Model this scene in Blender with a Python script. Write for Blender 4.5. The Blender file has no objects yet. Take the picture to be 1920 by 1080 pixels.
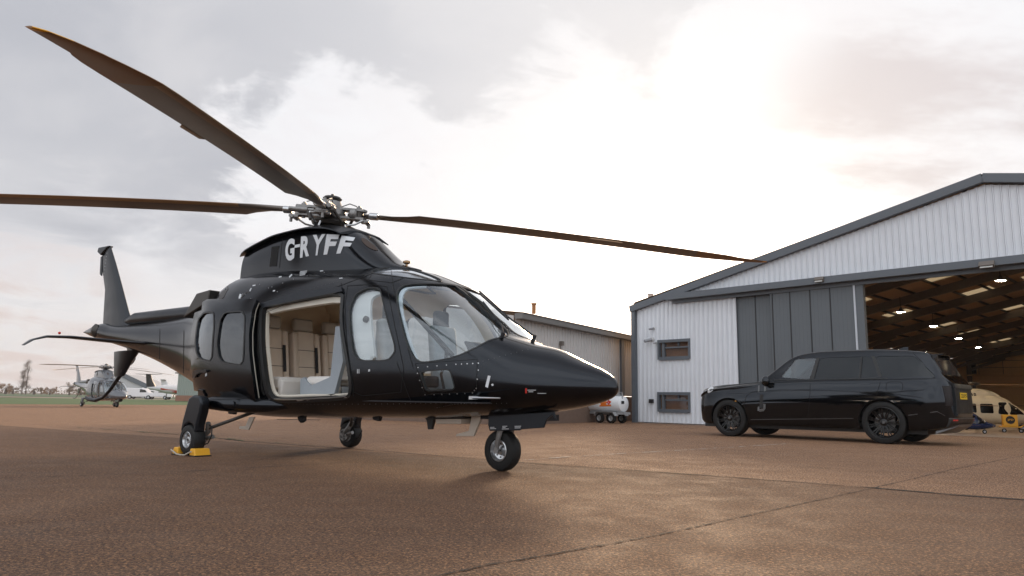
import bpy, bmesh, math, random
import numpy as np
from mathutils import Vector, Matrix, geometry
from mathutils.bvhtree import BVHTree
random.seed(7)
R_=math.radians
scene=bpy.context.scene
COL=scene.collection
# ---------------------------------------------------------------- camera
F,PITCH,ROLL,CH=1352.25,.1554,.0167,.6941
cf=Vector((0,math.cos(PITCH),math.sin(PITCH))); cu0=Vector((0,-math.sin(PITCH),math.cos(PITCH))); cr0=Vector((1,0,0))
CR=math.cos(ROLL)*cr0+math.sin(ROLL)*cu0; CU=-math.sin(ROLL)*cr0+math.cos(ROLL)*cu0
cam=bpy.data.cameras.new('camera'); camo=bpy.data.objects.new('camera',cam); COL.objects.link(camo)
m3=Matrix((CR,CU,-cf)).transposed(); camo.matrix_world=Matrix.Translation((0,0,CH))@m3.to_4x4()
cam.sensor_width=36; cam.lens=36*F/1920; cam.clip_start=.05; cam.clip_end=5000
scene.camera=camo
# ---------------------------------------------------------------- light
scene.view_settings.view_transform='Standard'; scene.view_settings.look='None'; scene.view_settings.exposure=0; scene.view_settings.gamma=1
SUN_AZ,SUN_EL=R_(14),R_(15)      # azimuth to the right of straight ahead (+Y)
sd=Vector((math.sin(SUN_AZ)*math.cos(SUN_EL),math.cos(SUN_AZ)*math.cos(SUN_EL),math.sin(SUN_EL)))
sun=bpy.data.lights.new('sun','SUN'); sun.energy=2.9; sun.angle=R_(10); sun.color=(1,.70,.44)
suno=bpy.data.objects.new('sun',sun); COL.objects.link(suno); suno.rotation_euler=(-sd).to_track_quat('-Z','Y').to_euler()
W=bpy.data.worlds.new('World'); scene.world=W; W.use_nodes=True
nt=W.node_tree; nt.nodes.clear()
class NT:
    def __init__(s,t): s.t=t
    def n(s,ty,ins=None,**kw):
        a=s.t.nodes.new(ty)
        for k,v in kw.items(): setattr(a,k,v)
        for k,v in (ins or {}).items():
            if isinstance(v,bpy.types.NodeSocket): s.t.links.new(v,a.inputs[k])
            else: a.inputs[k].default_value=v
        return a
    def math(s,op,a,b=None,clamp=False):
        x=s.t.nodes.new('ShaderNodeMath'); x.operation=op; x.use_clamp=clamp
        for i,v in enumerate((a,b)):
            if v is None: continue
            if isinstance(v,bpy.types.NodeSocket): s.t.links.new(v,x.inputs[i])
            else: x.inputs[i].default_value=v
        return x.outputs[0]
    def mix(s,f,a,b,mode='MIX'):
        x=s.t.nodes.new('ShaderNodeMix'); x.data_type='RGBA'; x.blend_type=mode
        for k,v in ((0,f),(6,a),(7,b)):
            if isinstance(v,bpy.types.NodeSocket): s.t.links.new(v,x.inputs[k])
            else: x.inputs[k].default_value=(v if k==0 else (v[0],v[1],v[2],1))
        return x.outputs[2]
    def ramp(s,f,a,b):
        x=s.t.nodes.new('ShaderNodeMapRange'); x.interpolation_type='SMOOTHSTEP'
        s.t.links.new(f,x.inputs[0]); x.inputs[1].default_value=a; x.inputs[2].default_value=b
        return x.outputs[0]
w=NT(nt)
def pdir(px,py):
    d=cf+CR*((px-960)/F)-CU*((py-540)/F); return d.normalized()
tc=w.n('ShaderNodeTexCoord').outputs['Generated']
sky=w.n('ShaderNodeTexSky',sky_type='NISHITA',sun_disc=False); sky.sun_elevation=SUN_EL; sky.sun_rotation=SUN_AZ; sky.dust_density=3
skyc=w.n('ShaderNodeVectorMath',{0:sky.outputs[0],3:.1},operation='SCALE').outputs[0]
sep=w.n('ShaderNodeSeparateXYZ',{0:tc})
def dot(d): return w.n('ShaderNodeVectorMath',{0:tc,1:d},operation='DOT_PRODUCT').outputs['Value']
# cloud plane coordinates
den=w.math('ADD',w.math('MAXIMUM',sep.outputs[2],0.0),.22)
cx=w.math('DIVIDE',sep.outputs[0],den); cy=w.math('DIVIDE',sep.outputs[1],den)
cv=w.n('ShaderNodeCombineXYZ',{0:cx,1:cy,2:0.0}).outputs[0]
def noise(sc,det=8,rough=.55,vec=cv,off=(0,0,0),dist=0.0,stretch=(1,1,1)):
    mp=w.n('ShaderNodeMapping',{0:vec,1:off,3:stretch}).outputs[0]
    return w.n('ShaderNodeTexNoise',{'Vector':mp,'Scale':sc,'Detail':det,'Roughness':rough,'Distortion':dist}).outputs[0]
n1=noise(2.3,10,.58,off=(3.1,1.7,0),dist=.5)
n2=noise(.5,5,.5,off=(9,4,0),stretch=(.8,1.6,1))
n3=noise(6.0,9,.62,off=(1,6,0),dist=.6)
gA=w.math('MULTIPLY',w.math('SUBTRACT',dot(pdir(1700,330)),.945),2.4)
gB=w.math('MULTIPLY',w.math('SUBTRACT',dot(pdir(1080,520)),.962),3.0)
gC=w.math('MULTIPLY',w.math('SUBTRACT',dot(pdir(650,330)),.9885),6.0)
v=w.math('ADD',w.math('MAXIMUM',w.math('MAXIMUM',gA,gB),gC),w.math('MULTIPLY',w.math('SUBTRACT',n1,.5),.30))
n4=noise(15.0,7,.65,off=(2,2,0))
v=w.math('ADD',v,w.math('MULTIPLY',w.math('SUBTRACT',n3,.5),.09))
v=w.math('ADD',v,w.math('MULTIPLY',w.math('SUBTRACT',n4,.5),.03))
white=w.ramp(v,-.024,.020)
# second bank of white cloud low on the left
low=w.math('SUBTRACT',1.0,w.ramp(sep.outputs[2],.10,.36))
v2=w.math('ADD',low,w.math('MULTIPLY',w.math('SUBTRACT',n1,.5),1.5))
white2=w.math('MULTIPLY',w.ramp(v2,.35,1.0),.75)
wh=w.math('MAXIMUM',white,white2)
grey=w.mix(w.ramp(n2,.3,.7),(.49,.505,.56),(.72,.72,.75))
grey=w.mix(w.math('MULTIPLY',w.ramp(n1,.45,.7),.35),grey,(.85,.83,.84))
lowc=w.ramp(sep.outputs[2],.0,.22)
whc=w.mix(lowc,(.955,.91,.89),(.95,.955,.985))
whc=w.mix(w.math('MULTIPLY',w.ramp(n3,.35,.65),.5),whc,(.90,.875,.90))
c=w.mix(wh,grey,whc)
# bright core around the hidden sun
core=w.ramp(dot(pdir(1270,560)),.80,.995)
c=w.mix(w.math('MULTIPLY',core,.55),c,(.99,.975,.985))
core2=w.ramp(dot(pdir(1230,600)),.955,.999)
c=w.mix(core2,c,(4.2,3.5,3.0))
# thin grey wisps in the bright part
wisp=w.math('MULTIPLY',w.math('MULTIPLY',w.ramp(noise(1.5,8,.6,off=(5.2,.4,0),stretch=(.7,1.3,1)),.50,.66),w.ramp(dot(pdir(1800,330)),.962,.990)),.8)
c=w.mix(wisp,c,(.70,.64,.65))
# rosy smudge low at the left horizon
ros=w.math('MULTIPLY',w.ramp(dot(pdir(20,640)),.985,.999),w.math('MULTIPLY',w.ramp(n1,.4,.6),.5))
c=w.mix(ros,c,(.66,.50,.46))
# side of the sky behind the photographer: dull blue grey cloud
back=w.ramp(w.math('MULTIPLY',sep.outputs[1],-1.0),-.25,.45)
bk=w.mix(w.ramp(n1,.40,.60),(1.2,1.26,1.36),(1.75,1.79,1.86))
bk=w.mix(w.ramp(sep.outputs[2],-.015,.012),(.13,.12,.12),bk)
c=w.mix(back,c,bk)
c=w.mix(.93,skyc,c)
dn=w.ramp(sep.outputs[2],-.02,.0)
c=w.mix(dn,(.16,.12,.10),c)
bg=w.n('ShaderNodeBackground',{0:c,1:1.0}); out=w.n('ShaderNodeOutputWorld',{0:bg.outputs[0]})
# ---------------------------------------------------------------- helpers
class Frame:
    def __init__(s,o,ang,yaway=True):
        s.o=Vector(o); s.X=Vector((math.cos(ang),-math.sin(ang),0)); s.Y=Vector((math.sin(ang),math.cos(ang),0)); s.ang=ang
        s.M=Matrix.Translation(s.o)@Matrix.Rotation(-ang,4,'Z'); s.Mi=s.M.inverted(); s.c=s.Mi@Vector((0,0,CH))
    def d(s,px,py):
        return s.Mi.to_3x3()@(cf+CR*((px-960)/F)-CU*((py-540)/F))
    def onY(s,px,py,y): d=s.d(px,py); return s.c+d*((y-s.c.y)/d.y)
    def onX(s,px,py,x): d=s.d(px,py); return s.c+d*((x-s.c.x)/d.x)
    def onZ(s,px,py,z): d=s.d(px,py); return s.c+d*((z-s.c.z)/d.z)
WF=Frame((0,0,0),0)
def G(px,py,z=0): return WF.onZ(px,py,z)
MATS={}
def mat(name,col,rough=.5,metal=0.0,spec=.5,coat=0.0,var=.12,vs=6.0,bump=0.0,bs=40.0,emit=None,es=0.0,rvar=.1,coatr=.03,tint=None):
    if name in MATS: return MATS[name]
    m=bpy.data.materials.new(name); m.use_nodes=True; t=NT(m.node_tree); b=m.node_tree.nodes['Principled BSDF']
    co=t.n('ShaderNodeTexCoord').outputs['Object']
    nz=t.n('ShaderNodeTexNoise',{'Vector':co,'Scale':vs,'Detail':5.0,'Roughness':.6}).outputs[0]
    f=t.math('MULTIPLY',t.math('SUBTRACT',nz,.5),2*var)
    f=t.math('ADD',f,1.0)
    cc=t.n('ShaderNodeVectorMath',{0:tuple(col[:3]),3:f},operation='SCALE').outputs[0]
    m.node_tree.links.new(cc,b.inputs['Base Color'])
    rr=t.math('ADD',t.math('MULTIPLY',t.math('SUBTRACT',nz,.5),rvar*2),rough,clamp=True)
    m.node_tree.links.new(rr,b.inputs['Roughness'])
    b.inputs['Metallic'].default_value=metal; b.inputs['Specular IOR Level'].default_value=spec
    if tint: b.inputs['Specular Tint'].default_value=(*tint,1)
    b.inputs['Coat Weight'].default_value=coat; b.inputs['Coat Roughness'].default_value=coatr
    if bump:
        n2=t.n('ShaderNodeTexNoise',{'Vector':co,'Scale':bs,'Detail':4.0}).outputs[0]
        bp=t.n('ShaderNodeBump',{'Height':n2,'Strength':bump,'Distance':.01}); m.node_tree.links.new(bp.outputs[0],b.inputs['Normal'])
    if emit: b.inputs['Emission Color'].default_value=(*emit,1); b.inputs['Emission Strength'].default_value=es
    MATS[name]=m; return m
def glass(name,tint=(.75,.85,.88),refl=1.0,dark=0.0,rough=.02):
    if name in MATS: return MATS[name]
    m=bpy.data.materials.new(name); m.use_nodes=True; t=NT(m.node_tree); m.node_tree.nodes.clear()
    tr=t.n('ShaderNodeBsdfTransparent',{0:(*tint,1)}); gl=t.n('ShaderNodeBsdfGlossy',{0:(.9,.95,1,1),'Roughness':rough})
    co=t.n('ShaderNodeTexCoord').outputs['Object']
    nz=t.n('ShaderNodeTexNoise',{'Vector':co,'Scale':1.6,'Detail':2.0}).outputs[0]
    bp=t.n('ShaderNodeBump',{'Height':nz,'Strength':.15,'Distance':.02}); m.node_tree.links.new(bp.outputs[0],gl.inputs['Normal'])
    fr=t.n('ShaderNodeFresnel',{0:1.52}).outputs[0]
    fr=t.math('MULTIPLY',fr,refl,clamp=True)
    bf=t.n('ShaderNodeNewGeometry').outputs['Backfacing']; fr=t.math('MULTIPLY',fr,t.math('SUBTRACT',1.0,bf))
    mx=t.n('ShaderNodeMixShader',{0:fr,1:tr.outputs[0],2:gl.outputs[0]})
    o=t.n('ShaderNodeOutputMaterial',{0:mx.outputs[0]})
    MATS[name]=m; return m
def pchip(X,Y,x):
    # monotone cubic
    X=np.array(X,float);Y=np.array(Y,float);h=np.diff(X);dl=np.diff(Y)/h;n=len(X);d=np.zeros(n)
    for i in range(1,n-1):
        if dl[i-1]*dl[i]>0:
            w1=2*h[i]+h[i-1];w2=h[i]+2*h[i-1];d[i]=(w1+w2)/(w1/dl[i-1]+w2/dl[i])
    d[0]=dl[0];d[-1]=dl[-1]
    i=np.clip(np.searchsorted(X,x)-1,0,n-2);t=(x-X[i])/h[i]
    return (2*t**3-3*t**2+1)*Y[i]+(t**3-2*t**2+t)*h[i]*d[i]+(-2*t**3+3*t**2)*Y[i+1]+(t**3-t**2)*h[i]*d[i+1]
class MB:
    def __init__(s): s.v=[];s.f=[];s.m=[]
    def add(s,vs,fs,mi=0):
        k=len(s.v); s.v+=[tuple(v) for v in vs]; s.f+=[tuple(i+k for i in f) for f in fs]; s.m+=[mi]*len(fs); return s
    def box(s,c,sz,mi=0,rot=None,taper=1.0):
        c=Vector(c); x,y,z=[a/2 for a in sz]; vs=[]
        for dz in (-1,1):
            k=taper if dz>0 else 1
            for dx,dy in ((-1,-1),(1,-1),(1,1),(-1,1)):
                p=Vector((dx*x*k,dy*y*k,dz*z)); 
                if rot is not None: p=rot@p
                vs.append(c+p)
        return s.add(vs,[(3,2,1,0),(4,5,6,7),(0,1,5,4),(1,2,6,5),(2,3,7,6),(3,0,4,7)],mi)
    def bar(s,p0,p1,wd,ht,mi=0,up=(0,0,1)):
        p0=Vector(p0);p1=Vector(p1);d=(p1-p0).normalized();u=Vector(up)
        a=d.cross(u).normalized();b=a.cross(d).normalized()
        vs=[p+a*sx*wd/2+b*sy*ht/2 for p in (p0,p1) for sx,sy in ((-1,-1),(1,-1),(1,1),(-1,1))]
        return s.add(vs,[(3,2,1,0),(4,5,6,7),(0,1,5,4),(1,2,6,5),(2,3,7,6),(3,0,4,7)],mi)
    def cyl(s,p0,p1,r0,r1=None,n=16,mi=0):
        r1=r0 if r1 is None else r1
        p0=Vector(p0);p1=Vector(p1);d=(p1-p0).normalized();u=Vector((0,0,1)) if abs(d.z)<.9 else Vector((1,0,0))
        a=d.cross(u).normalized();b=a.cross(d)
        vs=[p+(a*math.cos(2*math.pi*i/n)+b*math.sin(2*math.pi*i/n))*r for p,r in ((p0,r0),(p1,r1)) for i in range(n)]
        fs=[(i,(i+1)%n,n+(i+1)%n,n+i) for i in range(n)]+[tuple(range(n-1,-1,-1)),tuple(range(n,2*n))]
        return s.add(vs,fs,mi)
    def tube(s,pts,r,n=8,mi=0,caps=True):
        pts=[Vector(p) for p in pts]; rs=r if isinstance(r,(list,tuple)) else [r]*len(pts)
        vs=[];fs=[];pa=None
        for i,p in enumerate(pts):
            d=(pts[min(i+1,len(pts)-1)]-pts[max(i-1,0)]).normalized()
            if pa is None:
                u=Vector((0,0,1)) if abs(d.z)<.9 else Vector((1,0,0)); a=d.cross(u).normalized()
            else: a=(pa-d*pa.dot(d)).normalized()
            pa=a;b=d.cross(a)
            vs+=[p+(a*math.cos(2*math.pi*k/n)+b*math.sin(2*math.pi*k/n))*rs[i] for k in range(n)]
        for i in range(len(pts)-1):
            fs+=[(i*n+k,i*n+(k+1)%n,(i+1)*n+(k+1)%n,(i+1)*n+k) for k in range(n)]
        if caps: fs+=[tuple(range(n-1,-1,-1)),tuple(range((len(pts)-1)*n,len(pts)*n))]
        return s.add(vs,fs,mi)
    def lathe(s,prof,o=(0,0,0),ax=(0,0,1),n=32,mi=0,closed=False,caps=True):
        # prof: list of (radius, height along axis)
        o=Vector(o);d=Vector(ax).normalized();u=Vector((0,0,1)) if abs(d.z)<.9 else Vector((1,0,0));a=d.cross(u).normalized();b=d.cross(a)
        vs=[o+d*h+(a*math.cos(2*math.pi*k/n)+b*math.sin(2*math.pi*k/n))*r for r,h in prof for k in range(n)]
        m=len(prof); fs=[]
        for i in range(m if closed else m-1):
            j=(i+1)%m
            fs+=[(i*n+k,i*n+(k+1)%n,j*n+(k+1)%n,j*n+k) for k in range(n)]
        if not closed and caps:
            if prof[0][0]>1e-5: fs.append(tuple(range(n-1,-1,-1)))
            if prof[-1][0]>1e-5: fs.append(tuple(range((m-1)*n,m*n)))
        return s.add(vs,fs,mi)
    def prism(s,poly,th,M=None,mi=0):
        # poly in (x,z) plane, extruded along y by th (centered), transformed by M
        n=len(poly); vs=[Vector((p[0],sy*th/2,p[1])) for sy in (-1,1) for p in poly]
        if M is not None: vs=[M@v for v in vs]
        fs=[tuple(range(n)),tuple(range(2*n-1,n-1,-1))]+[(i,i+n,(i+1)%n+n,(i+1)%n) for i in range(n)]
        return s.add(vs,fs,mi)
    def sph(s,c,r,n=12,mi=0,sc=(1,1,1)):
        c=Vector(c); prof=[]
        vs=[];fs=[]
        m=n//2
        for i in range(m+1):
            th=math.pi*i/m
            for k in range(n): 
                ph=2*math.pi*k/n; vs.append(c+Vector((r*sc[0]*math.sin(th)*math.cos(ph),r*sc[1]*math.sin(th)*math.sin(ph),r*sc[2]*math.cos(th))))
        for i in range(m): fs+=[(i*n+k,(i+1)*n+k,(i+1)*n+(k+1)%n,i*n+(k+1)%n) for k in range(n)]
        return s.add(vs,fs,mi)
    def mirror(s):
        k=len(s.v); n=len(s.f)
        s.v+=[(x,-y,z) for x,y,z in s.v[:k]]; s.f+=[tuple(reversed([i+k for i in f])) for f in s.f[:n]]; s.m+=s.m[:n]; return s
    def mesh(s,name,mats,smooth=True,ang=35,fix=False):
        me=bpy.data.meshes.new(name); me.from_pydata(s.v,[],s.f)
        for m_ in mats: me.materials.append(m_)
        me.polygons.foreach_set('material_index',s.m); me.update()
        if fix:
            bm=bmesh.new(); bm.from_mesh(me); bmesh.ops.remove_doubles(bm,verts=bm.verts,dist=1e-5); bmesh.ops.recalc_face_normals(bm,faces=bm.faces); bm.to_mesh(me); bm.free()
        if smooth:
            me.polygons.foreach_set('use_smooth',[True]*len(me.polygons)); me.set_sharp_from_angle(angle=R_(ang))
        return me
    def build(s,name,mats,parent=None,smooth=True,ang=35,bev=0,fix=False,**kw):
        if not isinstance(mats,(list,tuple)): mats=[mats]
        o=bpy.data.objects.new(name,s.mesh(name,mats,smooth,ang,fix)); COL.objects.link(o)
        if parent is not None: o.parent=parent
        if bev:
            b=o.modifiers.new('bevel','BEVEL'); b.width=bev; b.segments=3; b.limit_method='ANGLE'; b.angle_limit=R_(40); b.harden_normals=False
        for k,v_ in kw.items(): o[k]=v_
        return o
def thing(name,label,cat,loc=(0,0,0),rz=0,group=None):
    o=bpy.data.objects.new(name,None); COL.objects.link(o); o.location=loc; o.rotation_euler=(0,0,rz); o.empty_display_size=.3
    o['label']=label; o['category']=cat
    if group: o['group']=group
    return o
def tag(o,label,cat,group=None):
    o['label']=label; o['category']=cat
    if group: o['group']=group
    return o
def copy_tree(o,parent=None):
    c=o.copy(); COL.objects.link(c); c.parent=parent
    for ch in [x for x in o.children]: copy_tree(ch,c)
    return c
def rnd(poly,it=2,q=.25):
    for _ in range(it):
        o=[]
        for i in range(len(poly)):
            a=poly[i];b=poly[(i+1)%len(poly)]
            o.append((a[0]*(1-q)+b[0]*q,a[1]*(1-q)+b[1]*q)); o.append((a[0]*q+b[0]*(1-q),a[1]*q+b[1]*(1-q)))
        poly=o
    return poly
def inset(poly,d):
    n=len(poly); area=sum(poly[i][0]*poly[(i+1)%n][1]-poly[(i+1)%n][0]*poly[i][1] for i in range(n)); sg=1 if area>0 else -1
    out=[]
    for i in range(n):
        a=Vector(poly[i-1]);b=Vector(poly[i]);c=Vector(poly[(i+1)%n])
        e1=(b-a).normalized();e2=(c-b).normalized(); n1=Vector((-e1.y,e1.x))*sg;n2=Vector((-e2.y,e2.x))*sg
        m=(n1+n2); m=m.normalized() if m.length>1e-6 else n1
        k=d/max(.4,m.dot(n1)); out.append(tuple(b+m*k))
    return out
def inpoly(p,poly):
    x,y=p;r=False;n=len(poly)
    for i in range(n):
        x1,y1=poly[i];x2,y2=poly[i-1]
        if (y1>y)!=(y2>y) and x<(x2-x1)*(y-y1)/(y2-y1)+x1: r=not r
    return r
def tri2d(outer,holes=(),step=None):
    pts=[];edges=[]
    for lp in [outer]+list(holes):
        k=len(pts);n=len(lp);pts+=[Vector(p) for p in lp];edges+=[(k+i,k+(i+1)%n) for i in range(n)]
    if step:
        xs=[p[0] for p in outer];ys=[p[1] for p in outer]; x=min(xs)+step*.5
        while x<max(xs):
            y=min(ys)+step*.5
            while y<max(ys):
                if inpoly((x,y),outer) and not any(inpoly((x,y),h) for h in holes):
                    if min((Vector((x,y))-q).length for q in pts[:len(edges)])>step*.35: pts.append(Vector((x,y)))
                y+=step
            x+=step
    r=geometry.delaunay_2d_cdt(pts,edges,[],0,1e-4)
    vs,fs=r[0],r[2]; keep=[]
    for f in fs:
        c=sum((vs[i] for i in f),Vector((0,0)))/len(f)
        if inpoly(c,outer) and not any(inpoly(c,h) for h in holes): keep.append(tuple(f))
    return vs,keep
class Surf:
    """a lofted surface in a local frame, with ray tracing from the camera and along local y"""
    def __init__(s,mb,frame): s.bvh=BVHTree.FromPolygons([Vector(v) for v in mb.v],mb.f); s.fr=frame
    def cam(s,px,py):
        d=s.fr.d(px,py).normalized(); h=s.bvh.ray_cast(s.fr.c,d)
        if h[0] is None:
            # nearest grazing point
            t=7.0;p=s.fr.c+d*t
            for _ in range(8):
                q=s.bvh.find_nearest(p); t=(q[0]-s.fr.c).dot(d); p=s.fr.c+d*t
            return q[0],q[1]
        return h[0],h[1]
    def side(s,x,z,sgn=-1):
        h=s.bvh.ray_cast(Vector((x,sgn*5,z)),Vector((0,-sgn,0)))
        if h[0] is None: q=s.bvh.find_nearest(Vector((x,sgn*1,z))); return q[0],q[1]
        return h[0],h[1]
def solid(V,N,fs,o0,o1,mi=0,mb=None):
    mb=mb or MB(); n=len(V)
    vs=[V[i]+N[i]*o1 for i in range(n)]+[V[i]+N[i]*o0 for i in range(n)]
    cnt={}
    for f in fs:
        for a,b in zip(f,f[1:]+f[:1]): cnt[(a,b)]=1
    F2=[tuple(f) for f in fs]+[tuple(i+n for i in reversed(f)) for f in fs]
    for (a,b) in list(cnt):
        if (b,a) not in cnt: F2.append((b,a,a+n,b+n))
    mb.add(vs,F2,mi); return mb
def patch(surf,outer,holes=(),o0=0,o1=.01,step=14,mode='cam',mirror=False,mb=None,mi=0,ymax=None):
    vs,fs=tri2d(outer,holes,step); V=[];N=[]
    for v in vs:
        p,nn=(surf.cam(v.x,v.y) if mode=='cam' else surf.side(v.x,v.y) if mode=='side' else surf.bvh.ray_cast(Vector((v.x,v.y,5)),Vector((0,0,-1)))[:2])
        p=p.copy()
        if ymax is not None and p.y>ymax: p.y=ymax
        V.append(p);N.append(nn)
    # orient outward
    f=fs[len(fs)//2]; nrm=(V[f[1]]-V[f[0]]).cross(V[f[2]]-V[f[0]])
    if nrm.dot(N[f[0]])<0: fs=[tuple(reversed(f)) for f in fs]
    own=MB(); solid(V,N,fs,o0,o1,mi,own)
    if mirror: own.mirror()
    if mb is not None: mb.add(own.v,own.f,mi); return mb
    return own
def boolean(obj,cut_mb,op='DIFFERENCE',mats=None):
    bpy.context.view_layer.update()
    me=cut_mb.mesh('cutter',mats or list(obj.data.materials),smooth=False)
    c=bpy.data.objects.new('cutter',me); COL.objects.link(c); c.matrix_world=obj.matrix_world
    md=obj.modifiers.new('b','BOOLEAN'); md.operation=op; md.solver='EXACT'; md.object=c
    try: md.material_mode='INDEX'
    except Exception: pass
    bpy.context.view_layer.update()
    dg=bpy.context.evaluated_depsgraph_get(); ev=obj.evaluated_get(dg); nm=bpy.data.meshes.new_from_object(ev)
    obj.modifiers.remove(md); obj.data=nm; bpy.data.objects.remove(c)
    nm.polygons.foreach_set('use_smooth',[True]*len(nm.polygons))
    nm.set_sharp_from_angle(angle=R_(28))
    return obj
def fix_normals(obj,loft):
    """give the cut shell the smooth normals of the uncut loft, outside faces only"""
    me=obj.data; bvh=loft
    nl=[None]*len(me.loops)
    me.update()
    cn=[tuple(c.vector) for c in me.corner_normals]
    for p in me.polygons:
        if p.material_index!=0: continue
        for li in p.loop_indices:
            v=me.vertices[me.loops[li].vertex_index].co
            n=bvh(v,p.normal)
            if n is not None: cn[li]=tuple(n)
    me.normals_split_custom_set(cn)
def text_mesh(txt,bold=.0,shear=0.0,space=1.0):
    cu=bpy.data.curves.new('t','FONT'); cu.body=txt; cu.offset=bold; cu.shear=shear; cu.space_character=space; cu.resolution_u=4
    o=bpy.data.objects.new('t',cu); COL.objects.link(o); bpy.context.view_layer.update()
    dg=bpy.context.evaluated_depsgraph_get(); me=bpy.data.meshes.new_from_object(o.evaluated_get(dg))
    vs=[(v.co.x,v.co.y) for v in me.vertices]; fs=[tuple(p.vertices) for p in me.polygons]
    bpy.data.objects.remove(o); xs=[v[0] for v in vs]; ys=[v[1] for v in vs]
    x0,x1,y0,y1=min(xs),max(xs),min(ys),max(ys)
    return [((x-x0)/(x1-x0),(y-y0)/(y1-y0)) for x,y in vs],fs
def subtri(vs,fs,mx):
    out=[];st=[]
    for f in fs:
        for i in range(1,len(f)-1): st.append((vs[f[0]],vs[f[i]],vs[f[i+1]]))
    while st:
        a,b,c=st.pop(); L=[(math.dist(a,b),0),(math.dist(b,c),1),(math.dist(c,a),2)]; m=max(L)
        if m[0]<mx: out.append((a,b,c)); continue
        if m[1]==0: q=((a[0]+b[0])/2,(a[1]+b[1])/2); st+=[(a,q,c),(q,b,c)]
        elif m[1]==1: q=((b[0]+c[0])/2,(b[1]+c[1])/2); st+=[(a,b,q),(a,q,c)]
        else: q=((a[0]+c[0])/2,(a[1]+c[1])/2); st+=[(a,b,q),(q,b,c)]
    V=[p for t in out for p in t]; return V,[(3*i,3*i+1,3*i+2) for i in range(len(out))]
def plane_text(mb,txt,p00,p10,p01,nrm,off=.004,mi=0,bold=.0,th=0):
    """text filling the parallelogram p00 (bottom left), p10 (bottom right), p01 (top left)"""
    vs,fs=text_mesh(txt,bold); p00=Vector(p00);a=Vector(p10)-p00;b=Vector(p01)-p00;n=Vector(nrm)
    mb.add([p00+a*x+b*y+n*off for x,y in vs],fs,mi); return mb
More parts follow.
